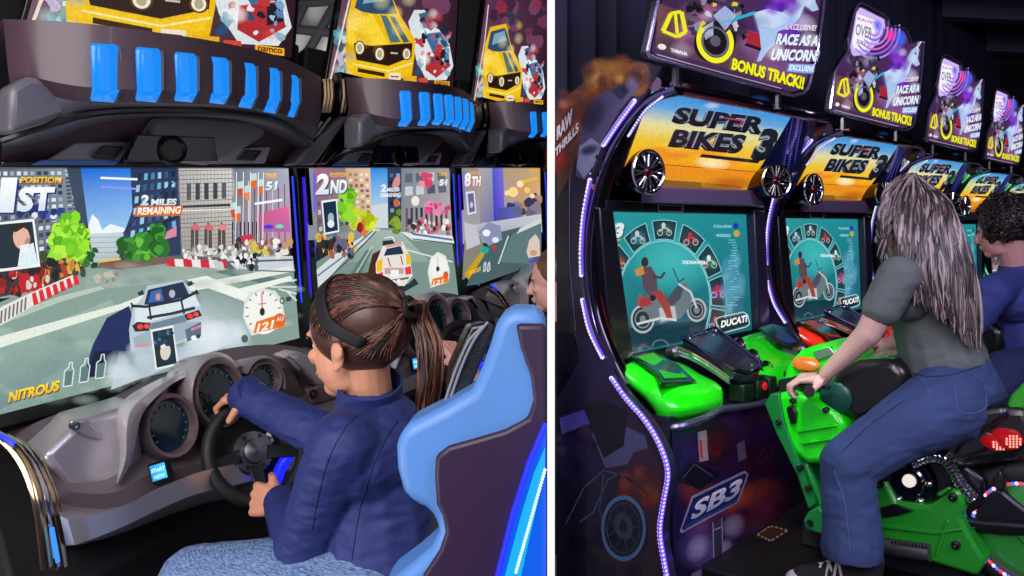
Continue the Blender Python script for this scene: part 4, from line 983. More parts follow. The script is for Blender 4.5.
blk('SUPER', 671, 121, 761, 133.4, 15, slant=.42, h1=16); blk('BIKES', 668, 145, 740, 152.5, 16.5, slant=.42, h1=18); blk('3', 750, 158, 768, 160.6, 31, slant=.42)
A.poly([(701, 153.5), (760, 159.8), (757, 163), (699, 156.6)], '#131622', 6.5)
A.line([(724, 117.5), (742, 120), (738, 127)], 1.6, '#b0405a', 7.2)
A.build('title_artwork', m_backlit, tp)
# ledge and dark cheeks round the title
plate2 = lambda pts, b0, b1, name, mt, par=None, bevel=.006: MB().prism([RB(x, y, b0) for x, y in pts], FR.v*(b1-b0)).build(name, mt, par or bk, bevel=bevel)
plate2([(640, 187), (750, 191), (752, 207), (640, 203)], .02, .075, 'ledge', mat('mauve_plastic', '#6a5a80', rough=.35, coat=.3))
m = MB(); m.prism([RB(792, 114, .245), RB(828, 121, .245), RB(795, 200, .05), RB(748, 190, .05)], -FR.v*.03); m.build('inner_cheek', mat('navy_gloss_cheek', '#1c2a5c', rough=.15, coat=.8), bk)
for dx in (0, 5, 10):
    m = MB()
    for k in range(26):
        f = k/25; m.ell(RB(793+dx-12*f, 117+62*f, .25-.16*f), .0035, .0035, .0035, n=8, m=6)
    m.build('cheek_led_reflection', mat('violet_reflection', '#5a50b0', rough=.3, emit='#4a40b8', es=.5), bk)  # LED reflection in the cheek, built as faintly glowing dots
# wheel-shaped speakers
def wheel_speaker(px, py, b, r, ax):
    c = RB(px, py, b)
    o = MB().lathe(c, ax, [(r*.9, -.16), (r*.98, -.02), (r*1.06, 0), (r*1.04, .014), (r*.94, .018), (r*.88, .004), (0, .002)], 32).build('speaker', mat('dark_chrome', '#4a4860', rough=.18, metal=1.), bk, smooth=50)
    e = V(ax).orthogonal().normalized(); d = V(ax).cross(e).normalized(); m = MB()
    for k in range(10):
        t = 2*pi*k/10
        for s in (-.13, .13): m.tube([c+(e*cos(t)+d*sin(t))*r*.22+ax*.012, c+(e*cos(t+s)+d*sin(t+s))*r*.92+ax*.012], .004, 6)
    m.build('speaker_spokes', m_chrome, o)
    MB().lathe(c, ax, [(r*.26, 0), (r*.26, .018), (r*.15, .024), (0, .02)], 18).build('speaker_hub', mat('red_hub', '#5a2038', rough=.25, metal=.8), o)
    m = MB(); m.tube([c+(e*cos(2*pi*k/36)+d*sin(2*pi*k/36))*r*1.0+ax*.016 for k in range(36)], .006, 8, closed=True); m.build('speaker_rim', m_chrome, o)
axw = (FR.v - FR.u*.15).normalized()
wheel_speaker(645, 172, .13, .068, (FR.v - FR.u*.22).normalized()); wheel_speaker(774, 181, .16, .066, (FR.v - FR.u*.55).normalized())
# screen and its black surround
plate2([(592, 203), (756, 207), (762, 350), (610, 378)], -.06, -.008, 'screen_surround', m_bbody)
plate2([(596, 200), (756, 206), (755, 215), (598, 212)], -.008, .03, 'screen_header', m_bbody)
plate2([(745, 210), (756, 211), (761, 330), (751, 330)], -.008, .035, 'screen_side', m_bframe)
plate2([(590, 208), (604, 209), (625, 358), (604, 362)], -.008, .03, 'screen_side', m_bbody)
lb = plate2([(657, 204), (684, 205), (683, 213), (658, 212)], .03, .036, 'label_plate', m_black)
m = MB(); m.tube([RB(x, y, .038) for x, y in [(658, 204.8), (683.5, 205.8), (682.6, 212.2), (658.6, 211.4)]], .0022, 6, closed=True); m.build('label_frame', mat('label_silver', '#9a9ab8', rough=.3, metal=.6), lb)
def rscr(px, py): return RB(px, py, -.004)
A = Art(rscr); random.seed(31)
A.grad([(600, 211), (746, 214), (752, 330), (622, 356)], ['#2a9ca0', '#1f8a94', '#17606e', '#1c6c78'], 1, 6)
A.soft(672, 262, 48, 36, '#4cc8c8', 1.8, .7); A.soft(664, 318, 56, 26, '#0f5864', 2, .8); A.soft(640, 300, 20, 40, '#20787e', 2.2, .6)
segs = [(-203, '#3a7a88'), (-176, '#2f6a80'), (-149, '#b0552a'), (-119, '#3f8a92'), (-90, '#4a5a4a'), (-61, '#6a3040'), (-34, '#2a8a5a'), (-8, '#9a3a9a'), (18, '#2c6c7c')]
cx_, cy_ = 664, 300
def arcp(r, t): return (cx_+r*62*cos(t), cy_+r*80*sin(t)+ (r*62*cos(t))*.03)
for ang, c in segs:
    t0, t1 = radians(ang-11.5), radians(ang+11.5); n = 5
    o_ = [arcp(1, t0+(t1-t0)*k/n) for k in range(n+1)]; i_ = [arcp(.76, t1+(t0-t1)*k/n) for k in range(n+1)]
    A.poly(o_+i_, '#17343c', 3); A.line(o_+i_, 1., '#86c4cc', 3.6, True)
    o_ = [arcp(.975, t0+.03+(t1-t0-.06)*k/n) for k in range(n+1)]; i_ = [arcp(.785, t1-.03+(t0-t1+.06)*k/n) for k in range(n+1)]
    A.poly(o_+i_, '#22404a', 3.2)
    x, y = arcp(.88, radians(ang)); A.soft(x, y, 9, 8, c, 3.8, .9)
    for s in (-1, 1): A.ring(x+s*4.5, y+3, 3, 3.4, .9, '#a8b8c0', 4.4, n=10)
    A.line([(x-5, y+2), (x-1, y-2), (x+3, y-1), (x+5, y+3)], 1.4, random.choice(['#c8ccd4', '#d86040', '#e0a050', '#c0c8d0']), 4.6); A.ell(x-1, y-4, 2, 3, random.choice(['#d0503a', '#c8d0d8', '#b83048', '#e8e8f0']), 4.8)
A.line([arcp(.74, radians(-212+k*9)) for k in range(28)], 1., '#8ad4d8', 3.4)
A.poly([(612, 330), (720, 318), (724, 324), (690, 334), (640, 344), (616, 344)], '#0d3a44', 3); A.poly([(618, 342), (722, 322), (728, 331), (624, 354)], '#143c48', 3.4)
for x, y in ((660, 344), (700, 337)): A.ring(x, y+3, 9, 8, 2, '#4a7078', 4, 180, 360)
# silver motorcycle with a rider in red
for x, y, r in ((642, 319, 12), (696, 310, 10)):
    A.ell(x, y, r, r*1.2, '#22343c', 5); A.ring(x, y, r, r*1.2, 2, '#aeb8bc', 5.4); A.ring(x, y, r*.68, r*.8, 1.4, '#808c92', 5.5, n=16); A.ell(x, y, 3, 3.6, '#7a868c', 5.7)
A.poly([(640, 306), (652, 298), (668, 300), (676, 288), (686, 282), (692, 294), (690, 306), (680, 318), (660, 324), (650, 318)], '#6a7a80', 5.8)
A.poly([(664, 302), (676, 286), (684, 284), (680, 298), (672, 306)], '#46525a', 6); A.line([(678, 284), (690, 292), (696, 308)], 2, '#c8d0d4', 6.2); A.line([(672, 268), (678, 282), (684, 278)], 1.2, '#3a444a', 6.2); A.poly([(658, 308), (674, 306), (676, 318), (660, 322)], '#b8c0c4', 6.2); A.line([(636, 324), (660, 318), (676, 320)], 2.4, '#d0d8dc', 6.3)
A.poly([(636, 300), (648, 296), (652, 304), (640, 308)], '#a83a3a', 6.1); A.line([(640, 294), (638, 306)], 2, '#c8403c', 6.3)
A.poly([(640, 268), (650, 266), (656, 276), (657, 294), (650, 298), (642, 288)], '#5a4a54', 6.6); A.poly([(650, 292), (660, 290), (668, 302), (672, 318), (666, 318), (660, 304)], '#a04038', 6.8); A.line([(652, 276), (660, 278), (664, 272)], 2.4, '#4a3c48', 6.9); A.ell(644, 262, 3.6, 5, '#3a2e34', 6.9); A.poly([(634, 270), (642, 266), (644, 274), (636, 276)], '#d08a40', 7); A.ell(652, 298, 3, 3, '#202428', 7)
A.text('XDIAVEL', 681, 264, 706, 264.4, 3.6, '#eaf4f4', 6, bold=.04); A.rect(702, 265.4, 707, 267, '#d83a4a', 6)
A.poly([(716, 320), (745, 314), (748, 324), (721, 332)], '#0f2c34', 6); A.line([(715, 319), (719, 317), (743, 312), (747, 315), (749, 324), (745, 327), (722, 333), (717, 329)], .9, '#c8dcdc', 6.4, True)
A.text('DUCATI', 720, 328, 746, 321.8, 7.4, '#eef4f4', 7, bold=.05, slant=.1)
A.softs(724, 258, 740, 310, 26, 6, ['#4a9ab4', '#2f7a94', '#6ab0c8', '#3a6a9a'], 4.6, .5, 1.6)
for k in range(26): A.line([(726+random.random()*12, 240+k*2.6), (730+random.random()*10, 240+k*2.6)], .7, '#8ac8e0', 5.6)
A.text('526,000', 713, 228, 731, 228.4, 3.4, '#8ad0e0', 6, bold=.03); A.text('4000', 715, 237, 730, 237.4, 3.4, '#8ad0e0', 6, bold=.03); A.ell(735, 226, 2.8, 3, '#1a3ab0', 6); A.ell(736, 233.5, 3, 3.4, '#c8a83a', 6)
A.poly([(604, 224), (622, 222), (620, 240), (608, 238)], '#6ab8bc', 4.4); A.text('SB', 603, 236, 613, 236, 12, '#b8d4dc', 6, slant=.3, bold=.06); A.text('3', 612, 238, 621, 238, 15, '#e0ecf0', 6.4, slant=.25, bold=.06, shadow='#1d4a56'); A.line([(606, 241), (620, 240)], 1.2, '#d0a040', 6)
A.build('screen', m_scr2, bk)
# ---- dash fairings, console, gauges
def fairing(rows, name, mt, thick=.05):
    rr = [[RS(p[0], p[1], AL+.055) if p[2] is None else RB(*p) for p in r] for r in rows]
    return MB().grid(rr).build(name, mt, bk, smooth=60, subsurf=2, solid=thick)
lf = fairing([[(620, 360, None), (640, 355, .05), (657, 356, .05), (676, 357, .06), (690, 366, .06)],
         [(628, 376, None), (648, 368, .14), (668, 364, .14), (690, 369, .14), (704, 377, .14)],
         [(638, 394, None), (656, 389, .25), (678, 384, .25), (704, 379, .24), (725, 381, .24)],
         [(648, 409, None), (668, 409, .285), (692, 402, .32), (714, 394, .31), (727, 390, .30)],
         [(652, 415, None), (672, 416, .29), (697, 411, .33), (718, 405, .32), (727, 402, .31)],
         [(655, 423, None), (674, 424, .28), (700, 418, .31), (719, 412, .30), (727, 408, .29)]], 'dash_fairing', m_green)
def on_top(pts, h, vec, name, mt, par, bevel=.003): return MB().prism([RB(*p) + UP*h for p in pts], vec).build(name, mt, par, bevel=bevel)
on_top([(630, 363, .08), (653, 358, .08), (678, 372, .18), (697, 389, .25), (661, 391, .26), (655, 379, .19), (640, 369, .12)], .012, UP*.012, 'fairing_window', m_visor, lf)
on_top([(637, 365, .10), (653, 361, .10), (674, 374, .18), (688, 386, .235), (664, 387, .24), (657, 376, .17)], .024, UP*.004, 'window_inset', mat('green_inset', '#18a512', rough=.3, coat=.4), lf)
rf = fairing([[(733, 337, .05), (748, 331, .05), (768, 326, .05), (785, 329, .06), (800, 338, .08)],
         [(740, 348, .11), (756, 341, .12), (776, 336, .12), (796, 340, .13), (810, 352, .14)],
         [(754, 364, .20), (768, 358, .21), (786, 352, .21), (806, 352, .21), (816, 362, .21)],
         [(768, 382, .29), (780, 376, .30), (795, 370, .30), (812, 366, .29), (820, 372, .28)],
         [(772, 392, .29), (784, 388, .30), (798, 382, .30), (814, 376, .29), (822, 380, .28)]], 'dash_fairing', m_green)
on_top([(759, 334, .09), (772, 330, .09), (786, 334, .13), (804, 350, .22), (792, 355, .23), (776, 350, .19)], .016, UP*.012, 'fairing_window', m_visor, rf)
on_top([(763, 336, .10), (772, 333, .10), (784, 337, .14), (798, 349, .21), (790, 351, .21), (777, 346, .17)], .027, UP*.004, 'window_inset', mat('blue_inset', '#1c3f8a', rough=.2, coat=.6), rf)
con = on_top([(682, 347, .05), (715, 336, .05), (760, 371, .27), (758, 380, .30), (748, 383, .31), (734, 380, .29)], .03, UP*-.035, 'console', mat('violet_black_console', '#1d1a30', rough=.25, coat=.6), bk, .008)
m = MB(); m.tube([RB(x, y, b)+UP*.034 for x, y, b in [(682, 347, .05), (715, 336, .05), (760, 371, .27), (758, 380, .30), (748, 383, .31), (734, 380, .29)]], .007, 8, closed=True); m.build('console_rim', mat('violet_chrome', '#8a80b0'), con)
for k, (x, y, b) in enumerate(((716, 339, .07), (752, 374, .27), (690, 347, .07))): MB().lathe(RB(x, y, b)+UP*.03, UP, [(.008, 0), (.007, .006), (0, .007)], 12).build('console_bolt', m_chrome, con)
for k in range(3):
    m = MB(); m.tube(cr([RB(676+k*2, 350+k*4, .05+.01*k)+UP*.01, RB(694, 358+k*3, .12)+UP*.012, RB(712, 368+k*3, .2)+UP*.01, RB(730, 378+k*3, .27)], 14), .007-.001*k, 8); m.build('console_pipe', (m_gold, m_chrome, m_gun)[k], con)
MB().lathe(RB(674, 352, .05)+UP*.0, FR.v+UP*.3, [(.022, -.02), (.024, .01), (.016, .018), (.0, .012)], 18).build('console_knob', m_gun, con)
for x, y, b, wd_ in ((733, 392, .30, 9), (747, 389, .30, 8), (758, 385, .30, 6)):
    plate2([(x-wd_*.6, y-9), (x+wd_*.6, y-11), (x+wd_*.6, y+7), (x-wd_*.6, y+9)], b-.05, b+.01, 'coin_slot', mat('dark_green_metal', '#24402c', rough=.3, metal=.6))
for x, y, b, r in ((740, 349, .11, .026), (753, 361, .18, .028), (767, 374, .24, .032)):
    ax = (FR.v+UP*.5-FR.u*.3).normalized()
    g = MB().lathe(RB(x, y, b)+UP*.02, ax, [(r, -.04), (r, .0), (r*.95, .006), (r*.82, .004), (r*.8, -.006), (0, -.006)], 24).build('gauge', mat('rose_chrome', '#b090a8'), bk)
    MB().lathe(RB(x, y, b)+UP*.02, ax, [(r*.8, -.005), (0, -.004)], 20).build('gauge_face', mat('green_black_face', '#12301a', rough=.2), g)
MB().lathe(RB(764, 386, .31), FR.v, [(.014, -.02), (.014, .006), (0, .01)], 16).build('red_button', mat('red_lens', '#b01818', rough=.2, emit='#e02018', es=.5), bk)
# lip under the dash and the printed front
m = MB(); m.tube(cr([RS(657, 428, AL+.06)] + [RB(x, y, b) for x, y, b in [(678, 427, .30), (700, 420, .325), (716, 412, .32), (724, 409, .315), (756, 405, .315), (776, 398, .31), (790, 392, .30)]], 24), .012, 8); m.build('dash_lip', mat('violet_grey_metal', '#6c6888', rough=.25, metal=.7), bk)
fq = [(650, 424), (792, 394), (795, 548), (664, 600)]
fb = .285
pts = [FR.P(AL+.05, fb, 0), FR.P(.53, fb, 0)]; pts = [V((p.x, p.y, RB(649 if i == 0 else 812, 424 if i == 0 else 388, fb).z)) for i, p in enumerate(pts)]
pf = [pts[0], pts[1], V((pts[1].x, pts[1].y, .0)), V((pts[0].x, pts[0].y, .0))]
MB().prism(pf, -FR.v*.2).build('front_panel', m_bbody, bk)
A = Art(lambda px, py: RB(px, py, fb+.003)); random.seed(8)
A.grad([(672, 427), (790, 398), (791, 552), (673, 600)], ['#241a48', '#3a1640', '#22103a', '#14102c'], 1, 7)
A.softs(690, 440, 785, 470, 14, 18, ['#5a1a34', '#3a1440', '#2a1a5a', '#4a1638'], 2, .6); A.softs(690, 490, 780, 525, 26, 16, ['#7a2430', '#a03a34', '#6a1c3c', '#8a3450'], 2.6, .6, .7); A.softs(690, 520, 790, 560, 18, 16, ['#6a2a6a', '#8a4a8a', '#4a1c54', '#5a3470'], 3, .5)
A.soft(716, 495, 36, 9, '#d86a3a', 3.6, .6, -.5); A.soft(762, 505, 16, 26, '#9a3a6a', 3.6, .5)
A.poly([(696, 426), (716, 420), (730, 428), (728, 452), (716, 466), (700, 462)], '#2a1424', 4); A.poly([(697, 432), (706, 430), (708, 460), (699, 462)], '#b09aa0', 4.4); A.soft(714, 446, 9, 16, '#7a1c28', 4.6, .9); A.poly([(708, 436), (726, 432), (726, 446), (712, 452)], '#4a1020', 4.8); A.line([(700, 440), (701, 458)], 2.4, '#c83a34', 5); A.poly([(736, 444), (744, 440), (746, 458), (738, 462)], '#5a5070', 4.2)
A.poly([(678, 480), (690, 462), (706, 466), (720, 474), (700, 490)], '#181228', 4.2); A.line([(682, 478), (694, 464), (712, 476)], 1, '#5a4a70', 4.6); A.line([(756, 462), (764, 448), (772, 446), (770, 456), (758, 464)], 1, '#5a3a60', 4.6)
A.soft(735, 500, 52, 14, '#c05038', 3.7, .75, -.42); A.soft(766, 540, 30, 22, '#6a3a90', 3.4, .7); A.soft(702, 548, 30, 26, '#6a5aa8', 3.4, .6); A.soft(690, 450, 22, 24, '#3a2a70', 3.4, .6)
A.poly([(679, 531), (691, 496), (744, 470.5), (748, 474), (738, 502), (681, 533)], '#938cb0', 5); A.poly([(681, 529), (692.5, 498), (743.6, 473), (746, 475), (736.6, 500), (683, 530)], '#1c2458', 5.4); A.line([(684, 527), (736, 500)], 3, '#2c3a80', 5.8)
A.text('SB3', 689, 521, 737, 496, 20, ['#9aa2c8', '#f0ecff'], 6.6, slant=.32, bold=.035, shadow='#0c1030', so=(.9, 1))
for x, y, rx, ry in ((697, 548, 8, 11), (733, 526, 8, 10), (724, 548, 5, 8)): A.soft(x, y, rx*1.5, ry*1.5, '#b0a0d0', 5, .8, .5); 
A.poly([(712, 520), (721, 516), (722, 556), (713, 560)], '#3c3450', 5.4); A.line([(713, 530), (720, 527)], 1.4, '#a094b8', 6); A.line([(712, 522), (713, 560)], 1, '#a094b8', 6); A.line([(721, 518), (722, 556)], 1, '#a094b8', 6); A.poly([(690, 574), (726, 556), (726, 562), (694, 580)], '#746888', 6)
A.build('front_artwork', m_print, bk)
# main body behind everything
m = MB(); m.prism([FR.P(AL+.05, bb+.02, 0), FR.P(AL+.05, bb+.02, 1.75), FR.P(AL+.05, -.045, 1.75), FR.P(AL+.05, -.045, 0)], FR.u*1.22); m.build('cabinet_body', m_bbody, bk)
# platform shared by cabinet and bike
PT = .26
plat = MB().prism([FR.P(-.44, .2, 0), FR.P(.60, .2, 0), FR.P(.60, 1.62, 0), FR.P(-.44, 1.62, 0)], UP*PT).build('platform', mat('platform_black', '#07070b', rough=.5), bk, bevel=.01)
def platfn(px, py):
    r = ray(px, py); return CAM + r*((PT-H)/r.z)
A = Art(platfn)
A.poly([(757, 534), (770, 527), (788, 530), (770, 541)], '#33201a', 2); random.seed(2)
loop = [(757, 535), (770, 526.5), (788, 530.5), (771, 541.5)]
for (x0, y0), (x1, y1) in zip(loop, loop[1:]+loop[:1]):
    for k in range(4):
        f = (k+.2)/4; g = f+.15; A.line([(x0+(x1-x0)*f, y0+(y1-y0)*f), (x0+(x1-x0)*g, y0+(y1-y0)*g)], 1.3, '#9a7a60', 3)
A.build('warning_decal', m_print, plat)
# ---- topper: drawn on the second cabinet, where its whole outline shows
TB = .325
def tpf(px, py): return FR.at(px, py+2.5, TB, 1)
tol = [(830, 106), (832, 92), (835, 70), (842, 58), (849, 48), (848, 36), (855, 8), (858, 2.5), (862, 1), (885, 13), (888, 17), (888.5, 24), (897, 24.5), (905, 26), (909, 34), (911, 40), (921, 38.5), (923.5, 40), (922, 62), (919, 92), (914, 120), (911, 126), (905, 128.5), (834, 110.5), (831, 109)]
tpo = MB().prism([tpf(*p) - FR.v*.025 for p in tol], FR.v*.024).build('topper', m_bbody, bk, bevel=.004)
m = MB(); m.tube([tpf(*p)+FR.v*.001 for p in tol], .006, 8, closed=True); m.build('topper_edge', mat('violet_clear_edge', '#a89cd0', rough=.15, metal=.8), tpo)
def inset(pts, k, cx=877, cy=70): return [(cx+(x-cx)*k, cy+(y-cy)*k) for x, y in pts]
A = Art(tpf); random.seed(17)
A.poly(inset(tol, .955, 877, 74), '#4a2a58', 1)
A.grad([(835, 72), (918, 92), (908, 122), (834, 104)], ['#7a4a50', '#6a3a78', '#4a3440', '#5a4448'], 1.6, 5)
A.softs(846, 68, 862, 94, 12, 8, ['#8a3a60', '#b06a9a', '#7a4a8a', '#3a2448'], 2, .6); A.softs(890, 48, 906, 84, 16, 8, ['#4a2ac0', '#6a3ad8', '#8a2a9a', '#3a1c8a'], 2, .6); A.softs(880, 92, 908, 112, 12, 8, ['#7a4a8a', '#5a3a6a', '#8a5a90'], 2, .6)
A.poly([(850, 44), (856, 10), (860, 5), (884, 17), (885, 26), (878, 40), (866, 52), (852, 54)], '#cdb8f0', 2.6)
A.poly([(852, 40), (857, 11), (874, 18), (876, 26), (870, 40), (864, 48), (854, 47)], '#f6f2ff', 3); A.soft(877, 23, 6, 7, '#3a4af0', 3.6, .9)
A.text('RAVE!', 857, 17.5, 874, 22.5, 3, '#c86a9a', 5, bold=.03); A.text('OVER', 854.5, 32.5, 871, 37, 11.5, '#8a84a0', 5, slant=.1, bold=.03); A.text('BIKES', 856, 41.5, 868, 45, 5, '#8a84a0', 5, slant=.1, bold=.02)
for k, (r, c) in enumerate(((6, '#a87af0'), (10, '#8a5ae8'), (14, '#b08af8'), (18, '#d86ad8'), (22, '#8a6af0'), (26, '#a890f0'))): A.ring(874, 27, r, r*1.15, 1.6, c, 4.4, -10, 140, 16)
A.soft(890, 33, 6, 7, '#ff3a9a', 5, .95); A.soft(900, 36, 7, 9, '#3a6af8', 4.8, .95); A.soft(896, 50, 12, 9, '#7a1ca8', 4.6, .8)
# motorcycle with a yellow front wheel
A.softs(848, 54, 876, 92, 34, 5, ['#16121c', '#2a2430', '#5a5468', '#0c0a10', '#8a84a0'], 5, .85); A.blobs(850, 56, 880, 90, 46, 1.8, ['#0d0b12', '#c8c4d8', '#3a3448', '#8a88a8', '#17141d', '#d8d030'], 6, 1.3, .5)
A.poly([(862, 76), (868, 68), (874, 74), (868, 86)], '#a0b0d8', 7); A.poly([(856, 86), (862, 80), (862, 90), (858, 94)], '#b8c0e0', 7)
A.ell(863, 94.5, 10.4, 15.4, '#17131a', 6.8, .28); A.ring(863, 94.5, 9.6, 15.4, 2.4, '#f4ee28', 7.4, -40, 220, 26); A.ring(863, 94.5, 7, 11, 1, '#6a6878', 7.2); A.ell(863, 94, 2.6, 4, '#5a5868', 7.4)
A.line([(837, 91), (841, 78), (846, 76), (848, 90), (844, 94)], 2.2, '#f0e820', 7.4, True); A.line([(843, 78), (844, 92)], 1.6, '#f0e820', 7.5); A.line([(868, 80), (884, 70)], 2, '#28b0d0', 7)
# pale horse with a horn
A.poly([(883, 71), (890, 67), (898, 68), (905, 60), (911, 48), (916, 44), (918.6, 47), (917, 56), (919, 62), (915.5, 64), (911, 60), (908, 70), (903, 78), (896, 82), (894, 92), (890, 98), (887, 105), (884.6, 106), (887, 96), (886, 84)], '#a8c4ec', 8); A.poly([(884, 70), (891, 66), (900, 68), (904, 63), (902, 74), (894, 80), (887, 80)], '#c4d8f6', 8.3); A.line([(916, 46), (921, 38)], 1.2, '#e8e8ff', 8.5); A.ell(914.6, 51, .9, 1, '#30304a', 8.8)
A.softs(888, 56, 904, 68, 10, 4.6, ['#7a2ab8', '#5a1c98', '#8a3ad0'], 8.8, .9); A.poly([(880, 84), (889, 86), (888, 96), (879, 94)], '#a82438', 7.6); A.poly([(879, 93), (888, 96), (887, 98), (878, 95)], '#1c1420', 7.8)
A.text('EXCLUSIVE!', 900, 80, 917, 78.5, 4.6, '#f2d8f8', 9, slant=.2, bold=.03, shadow='#3a1c5a', so=(.4, .4)); A.text('RACE AS A', 894.6, 92, 918, 90, 8.6, '#e6f0ff', 9, slant=.2, bold=.05, shadow='#3a2a6a', so=(.6, .6)); A.text('UNICORN!', 891.6, 104, 918, 101.5, 9, '#e6f0ff', 9, slant=.2, bold=.05, shadow='#3a2a6a', so=(.6, .6)); A.poly([(902, 105), (917, 103.8), (916, 111), (901, 111)], '#7aa8e0', 8.6); A.text('EXCLUSIVE', 902, 110, 916, 109.6, 4.4, '#f4f8ff', 9, slant=.2, bold=.03)
A.text('BONUS TRACK!!', 871, 113.4, 910, 123.6, 8.6, '#f4f020', 9, slant=.12, bold=.05, shadow='#2a2408', so=(.5, .6), h1=9.6)
A.text('YAMAHA', 840.6, 104.6, 849, 106.8, 2.6, '#f4f0f4', 8, bold=.04); A.ell(836.5, 102, 2, 2, '#f0e4e8', 8); A.line([(834, 107.6), (850, 112)], .5, '#c8c0c8', 8); A.line([(850, 112), (898, 124)], .4, '#c8c0c8', 8)
A.softs(838, 70, 872, 104, 12, 6, ['#1a1420', '#c8b0d8', '#6a3a5a', '#201828'], 6.6, .4); A.softs(884, 46, 918, 100, 12, 6, ['#ffffff', '#6a8ad8', '#3a2a7a'], 8.6, .35)
A.build('topper_artwork', m_topart, tpo)
tc_ = [tpf(845, 112), tpf(898, 124)]
for p in tc_:
    m = MB(); m.tube([p - FR.v*.012, p - FR.v*.012 - UP*.07], .014, 8); m.build('topper_post', m_bbody, tpo)

# ---- further cabinets of the row
m_red = mat('red_fairing', '#e02412', rough=.3, coat=.5)
gl = {'white_violet_led': glow('green_led', '#7af0a0', 1.1), 'led_channel': mat('green_led_channel', '#2f8a54', rough=.5, emit='#1c8a44', es=.5), 'violet_chrome': mat('green_tinted_chrome', '#78c090', rough=.15, metal=1.)}
yl = {'white_violet_led': glow('pale_yellow_led', '#e0f4b0', 1.1)}
redm = {'green_fairing': m_red, 'green_inset': mat('red_inset', '#8a1410', rough=.3), 'dark_green_metal': m_gun}
B2 = copy_tree(bk, FR.u*W2, 'motorcycle game cabinet with red dash fairings, second along its row', remap=redm)
B3 = copy_tree(bk, FR.u*W2*2, 'motorcycle game cabinet with pale yellow lit arch, third along its row', remap={**redm, **yl})
B4 = copy_tree(bk, FR.u*W2*3, 'motorcycle game cabinet with green lit arch, fourth along its row', remap={**redm, **gl})
B5 = copy_tree(bk, FR.u*W2*4, 'motorcycle game cabinet, last of the row, at the edge of the picture', remap={**redm, **gl})

# ---- the ride-on motorcycle of the first cabinet
mc = root('ride_on_motorcycle', FR.P(0, .9, PT), 'green ride-on motorcycle carrying the woman with long wavy hair', 'ride-on motorcycle', 'ride-on motorcycles')
def BK(px, py, a=-.13): return FR.side(px, py, a)
def slab(pts, a0, a1, name, mt, par=None, bevel=.012, seg=3, taper=1.): return MB().prism([BK(x, y, a0) for x, y in pts], FR.u*(a1-a0), taper).build(name, mt, par or mc, bevel=bevel, seg=seg)
m_bbk = mat('bike_black', '#101014', rough=.35, coat=.3)
m_steel = mat('dark_steel', '#33343c', rough=.28, metal=.8)
ff = slab([(768, 404), (774, 394), (792, 391), (816, 399), (836, 412), (847, 427), (842, 441), (832, 463), (806, 465), (792, 452), (778, 430)], -.17, .17, 'front_fairing', m_green, bevel=.03, seg=4)
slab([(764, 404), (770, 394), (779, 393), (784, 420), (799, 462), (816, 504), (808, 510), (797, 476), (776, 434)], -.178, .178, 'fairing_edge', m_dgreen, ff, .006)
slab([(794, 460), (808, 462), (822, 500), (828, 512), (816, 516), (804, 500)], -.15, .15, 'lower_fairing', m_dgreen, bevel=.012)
v_ = slab([(786, 408), (791, 405), (796, 413), (795, 424), (790, 424)], -.188, -.17, 'fairing_vent', m_black, ff, .003)
for x, y in ((779, 422), (793, 401), (826, 410), (800, 468), (808, 488)):
    MB().lathe(BK(x, y, -.18), -FR.u, [(.009, -.01), (.009, .008), (.004, .010), (0, .006)], 12).build('fairing_bolt', m_black, ff)
for k in range(2): slab([(796+k*4, 430+k*12), (834, 424+k*13), (836, 427+k*13), (798+k*4, 433+k*12)], -.183, -.16, 'fairing_ridge', m_green, ff, .004)
hd = slab([(779, 394), (786, 366), (800, 350), (822, 343), (846, 352), (853, 362), (848, 374), (832, 384), (806, 386), (800, 394)], -.12, .12, 'headlight_cowl', m_green, bevel=.02, seg=4)
slab([(778, 380), (800, 376), (806, 386), (800, 395), (778, 394)], -.14, -.10, 'cowl_cavity', m_black, hd, .004)
MB().lathe(BK(806, 364, -.125), (-FR.u+UP*.4).normalized(), [(.045, -.02), (.045, .004), (.036, .01), (.0, .016)], 24, UP, .55, 1.).build('orange_lens', mat('orange_lens', '#d8742a', rough=.2, coat=.8, emit='#a04a14', es=.25), hd)
slab([(812, 352), (830, 347), (836, 354), (818, 361)], -.128, -.11, 'chrome_insert', mat('green_chrome', '#a8e0b0', rough=.15, metal=.9), hd, .004)
tk = slab([(826, 388), (838, 368), (858, 360), (892, 358), (908, 372), (906, 402), (862, 424), (836, 414)], -.14, .14, 'fuel_tank', m_bbk, bevel=.03, seg=4)
slab([(842, 364), (862, 358), (892, 357), (900, 366), (872, 370), (848, 374)], -.12, .12, 'tank_top', mat('dark_leaf_green', '#2c7a3a', rough=.25, coat=.6), tk, .01)
MB().lathe(BK(836, 398, -.145), -FR.u, [(.05, -.02), (.05, .006), (.04, .012), (0, .012)], 24).build('tank_emblem', mat('teal_disc', '#0f4a40', rough=.3), tk)
st = slab([(852, 410), (892, 398), (915, 396), (960, 412), (1004, 404), (1012, 418), (968, 446), (905, 455), (858, 432)], -.13, .13, 'saddle', m_bbk, bevel=.03, seg=4)
tl = slab([(930, 440), (975, 416), (1002, 404), (1030, 406), (1040, 440), (1016, 462), (982, 466), (950, 474)], -.12, .12, 'tail', m_bbk, bevel=.03, seg=4)
slab([(1004, 412), (1010, 396), (1026, 380), (1050, 372), (1060, 400), (1030, 410)], -.11, .11, 'tail_cowl', mat('leaf_green', '#2f9a22', rough=.3, coat=.4), tl, .012)
tail_ax = (-FR.u*.75+FR.v*.6).normalized()
